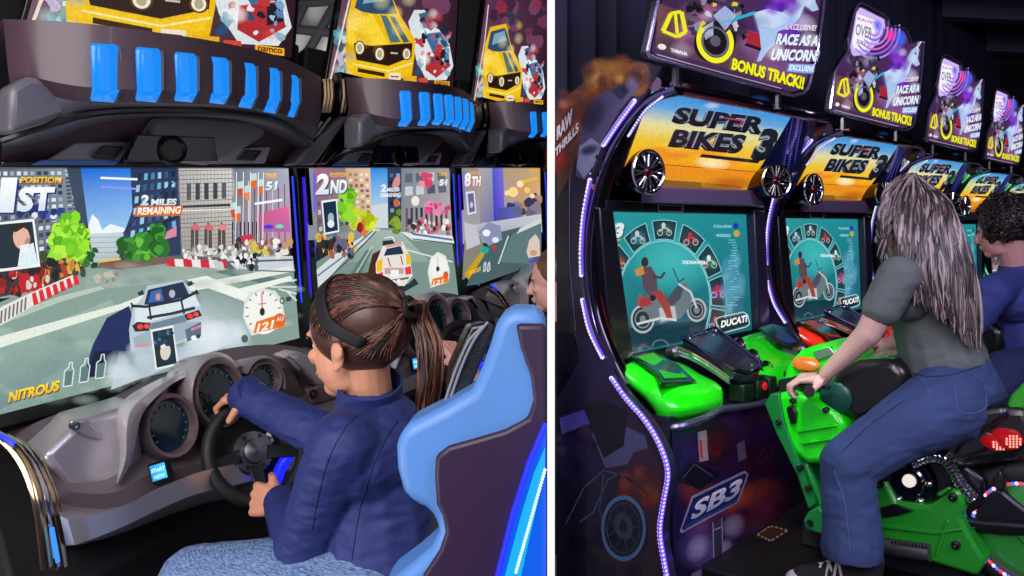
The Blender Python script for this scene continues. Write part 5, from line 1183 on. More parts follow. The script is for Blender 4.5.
for (x, y, rx, rr, ry) in ((997, 443, 1., .030, .75), (1010, 440, 1.1, .033, .85)):
    g = MB().lathe(BK(x, y, -.135), tail_ax, [(rr, -.03), (rr, .0), (rr*.8, .012), (0, .018)], 24, UP, ry, rx).build('tail_light', mat('red_tail_lens', '#9a0c12', rough=.2, emit='#ff1e1e', es=.16), tl)
    m = MB(); e = UP; d = tail_ax.cross(UP).normalized()
    for i in range(-2, 3):
        for j in range(-2, 3):
            if i*i+j*j < 6: m.ell(BK(x, y, -.135)+e*i*.0085*ry+d*j*.009+tail_ax*.017, .0032, .0032, .0032, n=6, m=4)
    m.build('light_dots', glow('pink_white_led', '#ffb0a0', 1.2), g)
slab([(962, 440), (985, 430), (1000, 436), (985, 452), (972, 456), (960, 462), (952, 454)], -.132, -.10, 'side_panel', m_bbk, tl, .01)
en = slab([(882, 456), (925, 448), (958, 458), (986, 480), (984, 506), (950, 530), (892, 522)], -.10, .10, 'engine', m_steel, bevel=.015)
ec = BK(908, 481, -.115)
cv_ = MB().lathe(ec, -FR.u, [(.078, -.04), (.078, .0), (.068, .012), (.05, .010), (.044, .016), (.03, .014), (0, .014)], 28).build('engine_cover', mat('smoky_chrome', '#6a6874', rough=.16, metal=1.), en)
MB().lathe(BK(909, 481, -.132), -FR.u, [(.020, -.01), (.018, .006), (.010, .010), (0, .010)], 20).build('engine_lamp', glow('warm_white_lamp', '#f0e4dc', 1.), cv_)
for k in range(6):
    t = k*pi/3+.4; e = UP*cos(t)+FR.v*sin(t); MB().ell(ec + e*.062 - FR.u*.012, .012, .012, .010, n=10, m=6).build('cover_bolt', m_chrome, cv_)
pcv = cr([BK(x, y, -.13) for x, y in [(916, 462), (930, 457), (944, 460), (954, 472), (962, 486), (974, 500)]], 40)
m = MB()
m.tube(pcv, [.017+.003*(k % 2) for k in range(40)], 10); m.build('braided_pipe', m_chrome, en)
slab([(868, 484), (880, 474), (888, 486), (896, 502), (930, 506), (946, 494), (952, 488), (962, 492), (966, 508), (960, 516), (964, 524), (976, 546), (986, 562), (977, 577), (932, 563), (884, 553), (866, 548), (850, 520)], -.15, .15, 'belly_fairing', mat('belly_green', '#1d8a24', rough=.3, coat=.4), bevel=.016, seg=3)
for pts in ([(880, 524), (935, 531), (962, 528), (962, 531), (935, 535), (880, 528)], [(936, 494), (948, 487), (951, 489), (940, 497)], [(934, 556), (946, 520), (949, 521), (938, 557)]): slab(pts, -.156, -.14, 'belly_ridge', mat('belly_green', '#1d8a24'), bevel=.003)
slab([(880, 508), (893, 504), (914, 511), (898, 516), (882, 518)], -.158, -.14, 'belly_vent', m_black, bevel=.003)
for x, y in ((886, 477), (953, 497), (956, 545), (880, 484)): MB().lathe(BK(x, y, -.155), -FR.u, [(.012, -.01), (.012, .006), (.005, .008), (0, .004)], 14).build('belly_bolt', m_black, mc)
ex = MB(); ex.tube([BK(884, 546, -.165), BK(930, 553, -.165)], .026, 16); exo = ex.build('exhaust', m_gun, mc)
m = MB()
for k in range(11): m.ell(BK(892+k*3.4, 542+k*.5, -.188), .003, .003, .006, n=6, m=4)
m.build('exhaust_teeth', m_black, exo)
slab([(966, 505), (986, 490), (1000, 488), (1016, 502), (1044, 524), (1044, 538), (1000, 536), (970, 532)], -.09, -.03, 'swingarm', m_steel, bevel=.01)
slab([(992, 480), (1000, 470), (1006, 482), (1004, 492), (996, 490)], -.12, -.08, 'arm_bracket', m_bbk, bevel=.006)
m = MB(); m.tube([BK(958, 520, -.1), BK(985, 524, -.1), BK(1040, 528, -.1)], .014, 10); m.build('axle_rod', m_steel, mc)
wcn = BK(1033, 530, -.04)
ty = MB().tube([wcn + (UP*cos(2*pi*k/64)+FR.v*sin(2*pi*k/64))*.160 for k in range(64)], .030, 12, closed=True, flat=1.3).build('rear_wheel', m_rubber, mc, smooth=60)
MB().lathe(wcn, -FR.u, [(.136, -.03), (.136, .018), (.118, .026), (.10, .03), (.04, .034), (.03, .045), (0, .045)], 40).build('wheel_disc', mat('wheel_green', '#2a8a36', rough=.35, coat=.3), ty)
cols = [glow('white_violet_led', '#cdbcff'), glow('red_led', '#ff3a4a', 1.1), glow('sky_led', '#5a7aff', 1.1)]
MBs = [MB(), MB(), MB()]
for k in range(84):
    t = 2*pi*k/84; e = UP*cos(t)+FR.v*sin(t); MBs[k % 3].ell(wcn + e*.140 - FR.u*.05, .0056, .0056, .0056, n=8, m=5)
for q_, c_ in zip(MBs, cols): q_.build('led_dots', c_, ty)
# handlebars, peg, stand and glow
for s, (x, y) in ((-1, (806, 388)), (1, (862, 352))):
    p = FR.side(x, y, .25*s)
    hb = MB().tube([p + FR.v*.03 + FR.u*.05*s, p - FR.v*.01 - FR.u*.06*s], .017, 12).build('hand_grip', m_rubber, mc)
    MB().tube([p - FR.v*.01 - FR.u*.05*s, FR.P(.05*s, .40, (p.z)+.0)], .012, 10).build('handlebar', m_steel, mc)
MB().tube([FR.side(805, 385, -.25) + FR.v*-.03, FR.side(830, 388, -.25)+FR.v*.0], .005, 8).build('brake_lever', m_steel, mc)
pg = slab([(803, 520), (808, 512), (818, 506), (823, 512), (840, 516), (842, 524), (826, 536), (806, 530)], -.19, -.16, 'foot_bracket', m_dgreen, bevel=.006)
MB().lathe(BK(810, 523, -.195), -FR.u, [(.010, -.01), (.010, .004), (0, .002)], 14).build('bracket_hole', m_black, pg)
MB().tube([BK(850, 545, -.17), BK(850, 545, -.30)], .016, 12).build('foot_peg', m_steel, mc)
MB().prism([FR.P(-.07, .45, PT), FR.P(-.07, .95, PT), FR.P(-.07, .9, .62), FR.P(-.07, .5, .62)], FR.u*.14).build('stand', m_matte, mc, bevel=.01)
slab([(806, 505), (826, 512), (834, 545), (814, 545)], -.06, .06, 'fork', m_bbk, bevel=.01)
MB().box(FR.P(-.165, .655, PT+.012), FR.v*.05, FR.u*.005, UP*.008).build('underglow_strip', glow('violet_underglow', '#5a3cff', 5.), mc)
redb = {'green_fairing': m_red, 'dark_green_fairing': mat('dark_red_fairing', '#7a1010', rough=.35, coat=.3), 'belly_green': mat('belly_red', '#8a1414', rough=.3), 'dark_leaf_green': mat('dark_red_top', '#6a1512', rough=.3), 'wheel_green': mat('wheel_red', '#7a1a1a', rough=.4), 'leaf_green': mat('tail_red', '#a01a14', rough=.3)}
mc2 = copy_tree(mc, FR.u*W2, 'red ride-on motorcycle behind the woman, ridden by the dark-haired person', remap=redb)
# ---- curtain behind the row
m = MB(); rows = []
for zz in (0.1, 3.4):
    r = []
    for k in range(260):
        a = -.372 + k*.03; d = .035*sin(k*1.1)+.012*sin(k*2.7)
        r.append(FR.P(a, -.36+d, zz))
    rows.append(r)
m.grid(rows); cu_ = m.build('curtain', mat('navy_curtain', '#1e2038', rough=.9), None, smooth=60); tag(cu_, 'dark navy pleated curtain hanging behind the motorcycle cabinets', 'curtain')
# ================================================================ PEOPLE
m_skin = mat('skin', '#dc9c7c', rough=.5, vary=.06, vscale=14)
m_skin2 = mat('skin_fair', '#c09a92', rough=.5, vary=.06, vscale=14)
def nrm(v): return V(v).normalized()

def head_shapes(mb, c, f, up, k=1.):
    """skull, face, nose, lips, ears; c is the centre of the skull"""
    f = nrm(f); up = nrm(V(up) - f*V(up).dot(f)); s = f.cross(up); ax = (s, f, up)
    e = lambda F_, S_, U_, rx, ry, rz: mb.ell(c + (f*F_ + s*S_ + up*U_)*k, rx*k, ry*k, rz*k, ax)
    e(0, 0, .004, .073, .091, .084); e(.034, 0, -.050, .057, .056, .072); e(.062, 0, -.104, .026, .024, .019); e(.03, 0, -.088, .046, .050, .032)
    mb.chain([(c+(f*.090-up*.014)*k, .007*k), (c+(f*.106-up*.042)*k, .0095*k), (c+(f*.108-up*.050)*k, .011*k)])
    e(.095, .010, -.053, .008, .008, .006); e(.095, -.010, -.053, .008, .008, .006)
    e(.091, 0, -.073, .021, .009, .0055); e(.089, 0, -.083, .018, .009, .0065); e(.080, 0, .0, .046, .012, .010)
    for g in (-1, 1):
        e(.070, g*.034, -.040, .018, .018, .014)
        e(-.014, g*.075, -.040, .007, .015, .026); e(-.020, g*.082, -.033, .005, .014, .016); e(-.008, g*.075, -.061, .006, .008, .009)
    return f, up, s, ax
def face_details(par, c, f, up, k, hair):
    f = nrm(f); up = nrm(V(up) - f*V(up).dot(f)); s = f.cross(up)
    for g in (-1, 1):
        p = c + (f*.071 + s*g*.030 - up*.022)*k
        o = MB().ell(p, .0105*k, .0075*k, .007*k, (s, f, up), 14, 8).build('eye', mat('eye_white', '#d8d4cf', rough=.2), par)
        MB().ell(p + f*.0055*k, .0045*k, .003*k, .0045*k, (s, f, up), 12, 6).build('iris', mat('iris_brown', '#24130c', rough=.15), o)
        MB().tube([p + (f*.012 - s*.012 + up*.016)*k, p + (f*.013 + up*.0195)*k, p + (f*.008 + s*.014 + up*.016)*k], [.0022*k, .003*k, .0018*k], 6).build('eyebrow', hair, par)
    MB().ell(c + (f*.0945 - up*.0775)*k, .019*k, .006*k, .0065*k, (s, f, up), 16, 8).build('lips', mat('lip', '#a8584e', rough=.4), par)

def hand_shapes(mb, W, d, n, thumb, L=.17, curl=(50, 60, 40), spread=.06, tcurl=25, tn=.4):
    """W wrist, d towards the knuckles, n the way the palm faces, thumb: +1/-1 side along d x n"""
    k = L/.17; d = nrm(d); n = nrm(V(n) - d*V(n).dot(d)); s = d.cross(n)*thumb
    K = []
    for i, (off, ln, r) in enumerate(((.030, .070, .0082), (.010, .078, .0085), (-.0105, .072, .0081), (-.0300, .057, .0073))):
        kn = W + d*(.088 - .004*abs(i-1))*k + s*off*k
        mb.chain([(W + s*off*.55*k + d*.01*k, .013*k), (W + d*.05*k + s*off*.85*k, .0125*k), (kn, .0105*k)])
        a = 0.; p = kn; dirn = nrm(d + s*spread*(1.2-i*.8)); K.append(p)
        for seg, (fr, cu) in enumerate(zip((.46, .31, .25), curl)):
            a += radians(cu + (i-1.5)*3)
            dd = dirn*cos(a) + n*sin(a)
            q = p + dd*ln*fr*k*1.05
            mb.capsule(p, r*k*(1-.06*seg), q, r*k*(1-.06*(seg+1)), 12); p = q
    mb.ell(W + d*.048*k + n*.006*k, .036*k, .042*k, .013*k, (s, d, n))
    b = W + d*.022*k + s*.026*k + n*.006*k
    mb.capsule(W + d*.01*k + s*.014*k, .014*k, b, .0145*k)
    t1 = b + nrm(d*.75 + s*.70 + n*tn)*.036*k
    t2 = t1 + nrm(d*.95 + s*.28 + n*(tn+sin(radians(tcurl))))*.032*k
    mb.capsule(b, .0125*k, t1, .0105*k); mb.capsule(t1, .0102*k, t2, .0082*k)
    return K

def strands(name, paths, r, mts, par, n=5, taper=True):
    """locks of hair, one mesh per shade"""
    mbs = [MB() for _ in mts]
    for i, p in enumerate(paths):
        m = len(p); k = random.choice(range(len(mts)))
        rr = r*random.uniform(.7, 1.25)
        mbs[k].tube(p, [rr*(.55+.45*min(1, 6*t/(m-1)))*(1-.75*max(0, (t/(m-1)-.7)/.3)) if taper else rr for t in range(m)], n)
    for mb, mt in zip(mbs, mts):
        if mb.v: mb.build('hair_strands', mt, par, smooth=80)

def hair_mat(name, col): return mat(name, col, rough=.38, spec=.6, vary=.25, vscale=30)

# ---------------------------------------------------------------- the girl at the wheel
random.seed(40)
girl = root('person', U(392, 640, 1.46), 'person in navy jacket with brown ponytail and black headband, gripping the steering wheel', 'person')
gc = U(356, 328, 1.42); gf = nrm((-.87, .47, -.14)); gu = nrm((.06, -.06, 1))
Lsh, Lel, Lwr = U(343, 448, 1.335), U(303, 552, 1.46), U(284, 503, 1.735)
Rsh, Rel, Rwr = U(403, 440, 1.57), U(352, 450, 1.70), U(246, 397, 1.83)
neckb = U(370, 396, 1.435); pel = U(398, 640, 1.46)
B = MB(); gf, gu, gs, gax = head_shapes(B, gc, gf, gu, .96)
B.chain([(gc - gf*.014 - gu*.055, .039), (neckb, .042), (neckb - UP*.06, .06)])
B.chain([(neckb - UP*.08, .07), (U(384, 520, 1.45), .085), (pel, .10)])
B.chain([(neckb - UP*.07, .05), (Lsh, .04), (Lel, .034), (Lwr, .024)]); B.chain([(neckb - UP*.07, .05), (Rsh, .04), (Rel, .034), (Rwr, .024)])
# left hand closes on the lower rim, right hand on the upper rim
lh = wp(radians(196), WR); rh = wp(radians(35), WR)
lh = min((wp(2*pi*k/90, WR) for k in range(90)), key=lambda p: (p-U(252, 496, (p.y))).length)
rh = min((wp(2*pi*k/90, WR) for k in range(90)), key=lambda p: (p-U(226, 402, (p.y))).length)
Lk = Lwr + (lh - Lwr)*.06
ld = nrm(lh - Lwr + wn*.030)
ln_ = nrm(V((.55, .75, .25)))
hand_shapes(B, lh - ld*.078 + wn*.026, ld, -wn*.9 + V((.25, .1, .1)), -1, .16, (42, 72, 52), tn=.15)
rd = nrm(V((-.88, .30, -.16)))
hand_shapes(B, rh - rd*.074 + UP*.030 + wn*.012, rd, V((-.22, .30, -.9)), 1, .16, (34, 66, 50), tn=.5)
B.capsule(Lwr, .025, lh - ld*.074 + wn*.026, .022); B.capsule(Rwr, .025, rh - rd*.07 + UP*.030 + wn*.012, .022)
gb = organic(B, 'body', m_skin, girl, .0034, 3)
hb1, hb2, hb3 = hair_mat('brown_hair_dark', '#2a1814'), hair_mat('brown_hair', '#47291f'), hair_mat('brown_hair_light', '#7a4b38')
face_details(gb, gc, gf, gu, .96, hb1)
# hair drawn back to the tie
hc = gc - gf*.012 + gu*.008; hr = (.0765, .096, .089)
def hsurf(dv_, k=1.): # point of the hair surface in a direction
    x, y, z = dv_.dot(gs), dv_.dot(gf), dv_.dot(gu)
    t = 1/math.sqrt((x/hr[0])**2+(y/hr[1])**2+(z/hr[2])**2)
    return hc + dv_*t*k
HB = MB(); HB.ell(hc, *hr, gax, 32, 20); HB.ell(hc - gf*.034 - gu*.03, .046, .046, .046, gax)
hair = organic(HB, 'hair', hb2, gb, .005, 2)
tie = hsurf(nrm(-gf*1. + gu*.16), 1.16)
td = nrm(-gf + gu*.14)
paths = []
for i in range(620):
    side = random.choice((-1, 1)); t = random.random()
    # hairline runs over the forehead, down the temple to behind the ear and the nape
    hl = cr([V((.86, 0, .52)), V((.84, .45, .34)), V((.62, .78, .05)), V((.22, .93, -.22)), V((-.18, .88, -.52)), V((-.55, .55, -.72)), V((-.75, 0, -.78))], 41)[int(t*40)]
    st_ = nrm(gf*hl.x + gs*(hl.y*side) + gu*hl.z)
    u0 = random.choice((0, .1, .25, .45))*random.uniform(.6, 1.1); p = []
    for j in range(13):
        q = u0 + (1-u0)*j/12
        dd = nrm(st_.lerp(td, q) + gu*.30*sin(pi*q)*(1 if hl.z > -.3 else -.35) + gs*side*.18*sin(pi*q))
        p.append(hsurf(dd, 1.0 + .02*random.random() + .14*max(0, q-.85)/.15*1.0))
    paths.append(p)
strands('hair', paths, .0021, (hb1, hb2, hb3), gb)
# wide black headband
wv = nrm(gu*.92 + gf*.50); rows = []
nn = wv.cross(gs)
for k in range(41):
    t = radians(-30 + 240*k/40); dd = gs*cos(t) + wv*sin(t) - gf*max(0, .10 - .78*sin(t))
    rows.append([hsurf(nrm(dd + nn*o), 1.045) for o in (-.15, -.08, 0, .08, .15)])
MB().grid(rows).build('headband', mat('headband_black', '#15131a', rough=.7), gb, solid=-.004)
m = MB(); tv = nrm(tie - hc); a_ = tv.orthogonal().normalized(); b_ = tv.cross(a_)
m.tube([tie + (a_*cos(2*pi*k/20)+b_*sin(2*pi*k/20))*.015 for k in range(20)], .006, 8, closed=True); m.build('hair_tie', mat('hair_tie_black', '#0c0a0c', rough=.7), gb)
paths = []
tail = [tie - tv*.02, tie + tv*.018 + UP*.004, U(420, 318, 1.40), U(429, 345, 1.385), U(430, 380, 1.38), U(422, 425, 1.39)]
rad = [.010, .011, .020, .026, .026, .014]
for i in range(150):
    an, q = random.uniform(0, 2*pi), math.sqrt(random.random()); w_ = random.uniform(0, 6)
    pts = [tail[j] + (V((1, .1, 0))*cos(an)*.75 + V((0, 1, .1))*sin(an))*rad[j]*q + V((random.uniform(-.004, .004), 0, random.uniform(-.012, .012) if j == 5 else 0)) for j in range(6)]
    p = cr(pts, 22)
    paths.append([v + V((.0022*sin(w_+k*.7), .002*cos(w_+k*.6), 0)) for k, v in enumerate(p)])
strands('ponytail', paths, .0024, (hb1, hb2, hb3), gb)
# jacket
m_navy = mat('navy_jacket', '#253272', rough=.62, bump=.12, bscale=500, vary=.08, vscale=10)
J = MB()
J.chain([(neckb - UP*.035, .062), (neckb - UP*.075 + V((0, .0, 0)), .085)])
J.chain([(neckb - UP*.09 + V((.012, 0, 0)), .10), (U(390, 500, 1.45), .112), (U(396, 580, 1.455), .125), (U(400, 640, 1.46), .135)])
J.ell(U(380, 450, 1.44), .098, .145, .085, (nrm(V((.95, -.3, 0))), nrm(V((.3, .95, 0))), UP))
J.chain([(neckb - UP*.055 - V((.01, .04, 0)), .055), (Lsh, .058)]); J.chain([(Lsh, .060), (Lsh.lerp(Lel, .5), .055), (Lel, .050), (Lel.lerp(Lwr, .5), .045), (Lwr.lerp(lh, .10), .035)])
J.chain([(neckb - UP*.055 + V((.01, .04, 0)), .055), (Rsh, .058)]); J.chain([(Rsh, .058), (Rel, .050), (Rel.lerp(Rwr, .5), .046), (Rwr, .040)])
jk = organic(J, 'jacket', m_navy, gb, .005, 5, fold=.0032, ff=(20, 20, 42))
# stand-up collar
cd = nrm(gc - gf*.02 - gu*.06 - neckb); rows = []
ca = nrm(cd.cross(V((0, 1, 0)))); cb = cd.cross(ca)
for h_, r_ in ((-.045, .072), (-.015, .062), (.012, .058), (.030, .0585), (.031, .0545), (.0, .052)):
    rows.append([neckb + cd*h_ + (ca*cos(2*pi*j/32)*r_ + cb*sin(2*pi*j/32)*r_*1.05) for j in range(32)])
MB().grid(rows, True).build('collar', m_navy, jk, smooth=60)
def cuff(p, q, r, name='cuff'):
    d_ = nrm(q-p); MB().lathe(p, d_, [(r*.98, -.03), (r*1.04, -.015), (r*1.05, .006), (r*.95, .012), (r*.80, .006)], 20).build(name, m_navy, jk, smooth=60)
cuff(Lwr.lerp(lh, .12), lh, .035); cuff(Rwr, rh, .040)
seam(jk, [(356, 416), (344, 430), (330, 456), (320, 490), (312, 530)], 'sleeve_seam', mat('navy_seam', '#18224f', rough=.7), .0009); seam(jk, [(398, 420), (380, 450), (362, 500), (352, 560)], 'back_seam', mat('navy_seam', '#18224f'), .0009)
# knitted blue trousers
T_ = MB()
T_.chain([(U(372, 600, 1.40), .105), (U(270, 584, 1.50), .082), (U(196, 578, 1.60), .064), (U(190, 580, 1.62), .062)]); T_.chain([(U(190, 580, 1.62), .060), (U(170, 700, 1.85), .045)])
T_.chain([(U(396, 600, 1.56), .10), (U(290, 566, 1.80), .068), (U(276, 566, 1.90), .060)]); T_.chain([(U(276, 566, 1.9), .058), (U(262, 660, 2.1), .045)])
T_.chain([(U(372, 600, 1.40), .10), (U(398, 640, 1.46), .13), (U(396, 600, 1.56), .10)])
dn = mat('blue_knit_denim', '#6f93c8', rough=.85)
nt = dn.node_tree; bs = nt.nodes['Principled BSDF']; tc = nt.nodes.new('ShaderNodeTexCoord'); mp = nt.nodes.new('ShaderNodeMapping'); mp.inputs['Scale'].default_value = (26, 26, 420)
nz = nt.nodes.new('ShaderNodeTexNoise'); nz.inputs['Scale'].default_value = 3; nz.inputs['Detail'].default_value = 4
cp = nt.nodes.new('ShaderNodeValToRGB'); cp.color_ramp.elements[0].position = .38; cp.color_ramp.elements[1].position = .62
cp.color_ramp.elements[0].color = (*lin('#2f4a80'), 1); cp.color_ramp.elements[1].color = (*lin('#86a4cc'), 1)
nt.links.new(tc.outputs['Object'], mp.inputs['Vector']); nt.links.new(mp.outputs['Vector'], nz.inputs['Vector']); nt.links.new(nz.outputs['Fac'], cp.inputs['Fac']); nt.links.new(cp.outputs['Color'], bs.inputs['Base Color'])
organic(T_, 'trousers', dn, gb, .006, 5, fold=.002)

# ---------------------------------------------------------------- player beyond, only the face and a hand show
pl = root('person', U(566, 520, 2.8), 'fair person in profile playing farther along the driving row, face at the white divider', 'person')
pc = U(557, 276, 2.78); pf = nrm((-.96, .20, -.10))
B = MB(); pf, pu, ps, pax = head_shapes(B, pc, pf, (0, 0, 1), .98)
nb = pc - UP*.16 - pf*.02
B.chain([(pc - pf*.02 - pu*.05, .05), (nb, .052), (nb - UP*.35, .10), (nb - UP*.5, .11)])
pw, pe, psx = U(463, 366, 2.62), U(500, 400, 2.7), U(552, 360, 2.72)
B.chain([(nb - UP*.06, .05), (psx, .04), (pe, .036), (pw, .025)])
hd2 = nrm(V((-.45, .15, .6))); hand_shapes(B, pw + hd2*.0, hd2, V((-.8, .5, -.2)), 1, .17, (40, 60, 40))
pb = organic(B, 'body', mat('skin_pink', '#eab0a4', rough=.5, vary=.05), pl, .0045, 3)
hf = hair_mat('light_brown_hair', '#6a4a34'); hf2 = hair_mat('fair_hair', '#94704e'); face_details(pb, pc, pf, pu, .98, hf)
HB = MB(); HB.ell(pc - pf*.013 + pu*.017, .080, .090, .088, pax, 28, 18); organic(HB, 'hair', hf, pb, .006, 2)
J = MB(); J.chain([(nb - UP*.07, .09), (nb - UP*.28, .13), (nb - UP*.6, .14)]); J.chain([(nb - UP*.09, .06), (psx, .062), (psx.lerp(pe, .6), .055)])
organic(J, 'shirt', mat('charcoal_shirt', '#24242c', rough=.8), pb, .008, 4, fold=.003)

# ---------------------------------------------------------------- woman on the green motorcycle
random.seed(52)
wo = root('person', FR.P(0, .9, .7), 'person with long wavy hair in grey tee and flared jeans riding the green motorcycle', 'person')
wc_ = U(908, 218, 2.50); wf = nrm((-.60, .76, -.20))
B = MB(); wf, wu, ws, wax = head_shapes(B, wc_, wf, (.05, 0, 1), 1.0)
nb = U(917, 262, 2.50)
lsh, lel, lwr = U(899, 276, 2.33), U(868, 334, 2.36), U(826, 374, 2.45)
rsh, rel, rwr = U(928, 272, 2.66), U(906, 338, 2.78), U(880, 350, 2.84)
pv = U(950, 392, 2.44)
B.chain([(wc_ - wf*.02 - wu*.05, .05), (nb, .055), (U(930, 310, 2.47), .09), (pv, .11)])
B.chain([(nb - UP*.03, .05), (lsh, .046), (lel, .037), (lwr, .022)]); B.chain([(nb - UP*.03, .05), (rsh, .046), (rel, .037), (rwr, .022)])
gl_ = FR.side(804, 388, -.25); gr_ = FR.side(862, 352, .25)
hdv = nrm(V((-.93, .28, -.10)))
hand_shapes(B, gl_ - hdv*.070 + UP*.030, hdv, V((-.15, .1, -1)), 1, .165, (30, 60, 48), tn=.5)
hdr = nrm(V((-.95, .15, -.1))); hand_shapes(B, gr_ - hdr*.068 + UP*.028, hdr, V((-.1, .1, -1)), -1, .165, (30, 60, 48), tn=.5)
B.capsule(lwr, .022, gl_ - hdv*.066 + UP*.030, .020); B.capsule(rwr, .022, gr_ - hdr*.066 + UP*.028, .020)
lk, lan = U(848, 464, 2.30), U(852, 552, 2.27)
rk, ran = FR.P(.26, .55, .62), FR.P(.25, .62, .38)
B.chain([(pv, .10), (U(930, 412, 2.36), .075), (lk, .055), (lan, .035)]); B.chain([(pv, .10), (rk, .055), (ran, .04)])
wb = organic(B, 'body', m_skin2, wo, .0042, 3)
w1, w2, w3, w4 = hair_mat('ash_hair_dark', '#2b2326'), hair_mat('ash_hair', '#5a4c4e'), hair_mat('ash_hair_light', '#7d6e70'), hair_mat('ash_hair_pale', '#9c8d8e')
face_details(wb, wc_, wf, wu, 1., w1)
whr = wc_ - wf*.014 + wu*.010
HB = MB(); HB.ell(whr, .086, .100, .094, wax, 30, 18)
HB.chain([(whr - wf*.03, .085), (U(922, 240, 2.43), .070), (U(934, 285, 2.40), .072), (U(950, 318, 2.40), .058), (U(958, 326, 2.40), .04)])
HB.chain([(whr - ws*.03 + wf*.0, .075), (U(888, 215, 2.42), .032), (U(884, 238, 2.42), .022)])
organic(HB, 'hair', w1, wb, .006, 3)
paths = []
crown = whr + wu*.092 - wf*.01
for i in range(330):
    t = random.random(); k = random.random()
    if t < .17:     # lock in front of the near shoulder
        x0 = random.uniform(888, 898); ex, ey = random.uniform(876, 898), random.uniform(226, 264)
        pts = [U(random.uniform(903, 912), 176+random.uniform(-2, 2), 2.47), U(x0-1, random.uniform(186, 192), 2.41), U(random.uniform(880, 894), 214, 2.385), U((ex+886)/2, 238, 2.385), U(ex, ey, 2.39)]
    else:
        f_ = (t-.17)/.83; ex = 912+72*f_; ey = 296+46*f_+random.uniform(-14, 8) + (10 if f_ > .6 else 0)*random.random()
        zz = 2.275 + .06*abs(f_-.45)
        pts = [U(random.uniform(905, 916), 175+random.uniform(-2, 3), 2.47), U(898+48*f_+random.uniform(-3, 3), 190+10*f_, 2.405), U(898+60*f_+random.uniform(-4, 4), 225+4*f_, 2.345), U(903+70*f_+random.uniform(-4, 4), 265+6*f_, zz+.02), U(ex, ey, zz+.005)]
    p = cr(pts, 26); w_ = random.uniform(0, 6); am = random.uniform(.003, .007)
    paths.append([v + V((am*sin(w_+j*.62)*min(1, j/9), am*.5*cos(w_+j*.62), 0)) for j, v in enumerate(p)])
strands('hair', paths, .0042, (w1, w1, w1, w2, w2, w3, w4), wb)
m_tee = mat('grey_tee', '#5b6264', rough=.8, bump=.1, bscale=300)
J = MB(); J.chain([(nb - UP*.02, .062), (nb - UP*.05, .09)])
J.ell(U(921, 285, 2.48), .105, .165, .085, (nrm(V((.75, -.66, 0))), nrm(V((.66, .75, 0))), UP)); J.chain([(U(922, 290, 2.47), .108), (U(932, 325, 2.46), .112), (U(944, 362, 2.45), .122)])
J.ell(U(908, 302, 2.40), .06, .06, .055)
J.chain([(nb - UP*.045 - V((.0, .06, 0)), .05), (lsh, .058), (lsh.lerp(lel, .55), .055)]); J.chain([(nb - UP*.045 + V((0, .06, 0)), .05), (rsh, .058), (rsh.lerp(rel, .5), .052)])
organic(J, 'tee_shirt', m_tee, wb, .006, 5, fold=.003, ff=(14, 14, 22))
m_jean = mat('blue_jeans', '#2f426f', rough=.85, bump=.25, bscale=220, vary=.16, vscale=9)
T_ = MB(); T_.chain([(U(946, 366, 2.45), .118), (U(953, 392, 2.44), .135), (U(962, 404, 2.44), .13)])
hpL = U(945, 405, 2.35)
T_.chain([(hpL, .115), (U(900, 429, 2.33), .089), (lk, .076), (lk + V((.0, 0, -.05)), .073), (U(851, 520, 2.28), .076), (U(852, 548, 2.27), .084)])
T_.chain([(U(965, 400, 2.55), .115), (rk, .08), (ran, .082)])
jn = organic(T_, 'jeans', m_jean, wb, .006, 5, fold=.004, ff=(12, 12, 26), hem=U(851, 556, 2.27).z)
ds, dl = mat('denim_seam', '#1c2a4c', rough=.9), mat('denim_seam_light', '#4a5f90', rough=.9)
seam(jn, [(904, 370), (924, 376), (950, 375), (980, 366)], 'waist_seam', ds, .002); seam(jn, [(915, 376), (926, 384), (930, 400)], 'pocket_seam', dl); seam(jn, [(955, 385), (960, 412), (985, 408), (984, 384)], 'back_pocket', dl)
seam(jn, [(834, 470), (844, 500), (848, 530), (850, 552)], 'side_seam', dl); seam(jn, [(905, 400), (870, 425), (842, 452)], 'thigh_seam', ds)
MB().tube([lwr.lerp(gl_, .22) + (V((.02*cos(t), .022*sin(t)*.9, .016*cos(t)+.012*sin(t)))) for t in [2*pi*k/18 for k in range(18)]], .003, 6, closed=True).build('bracelet', mat('dark_bracelet', '#1a1a24', rough=.4), wb)
# canvas shoe
fz = PT+.004
fa, fh = V((.885, 2.20, fz)), V((1.02, 2.14, fz))
dsh = nrm(V((-.93, .36, 0))); heel = U(868, 566, 2.27); heel.z = fz; ssd = dsh.cross(UP)
def foot(ol_, h0, h1, t=1.): return MB().prism([heel + dsh*x + ssd*y + UP*h0 for x, y in ol_], UP*(h1-h0), t)
sol = [(-.03, 0), (-.02, .03), (.05, .034), (.13, .046), (.19, .042), (.222, .018), (.224, -.012), (.20, -.034), (.13, -.04), (.05, -.034), (-.02, -.03)]
sh = foot(sol, 0, .028).build('shoe', mat('white_rubber', '#b9b4bc', rough=.6), wb, bevel=.006)
B = MB(); B.chain([(heel + UP*.06, .036), (heel + dsh*.06 + UP*.062, .038), (heel + dsh*.13 + UP*.046, .038), (heel + dsh*.17 + UP*.040, .034)]); B.capsule(heel + UP*.06, .036, heel + UP*.12 - dsh*.005, .040)
organic(B, 'shoe_upper', mat('black_canvas', '#15151c', rough=.85), sh, .005, 3)
MB().ell(heel + dsh*.182 + UP*.032, .040, .036, .026, (dsh, ssd, UP)).build('toe_cap', mat('white_rubber', '#b9b4bc'), sh)
m = MB()
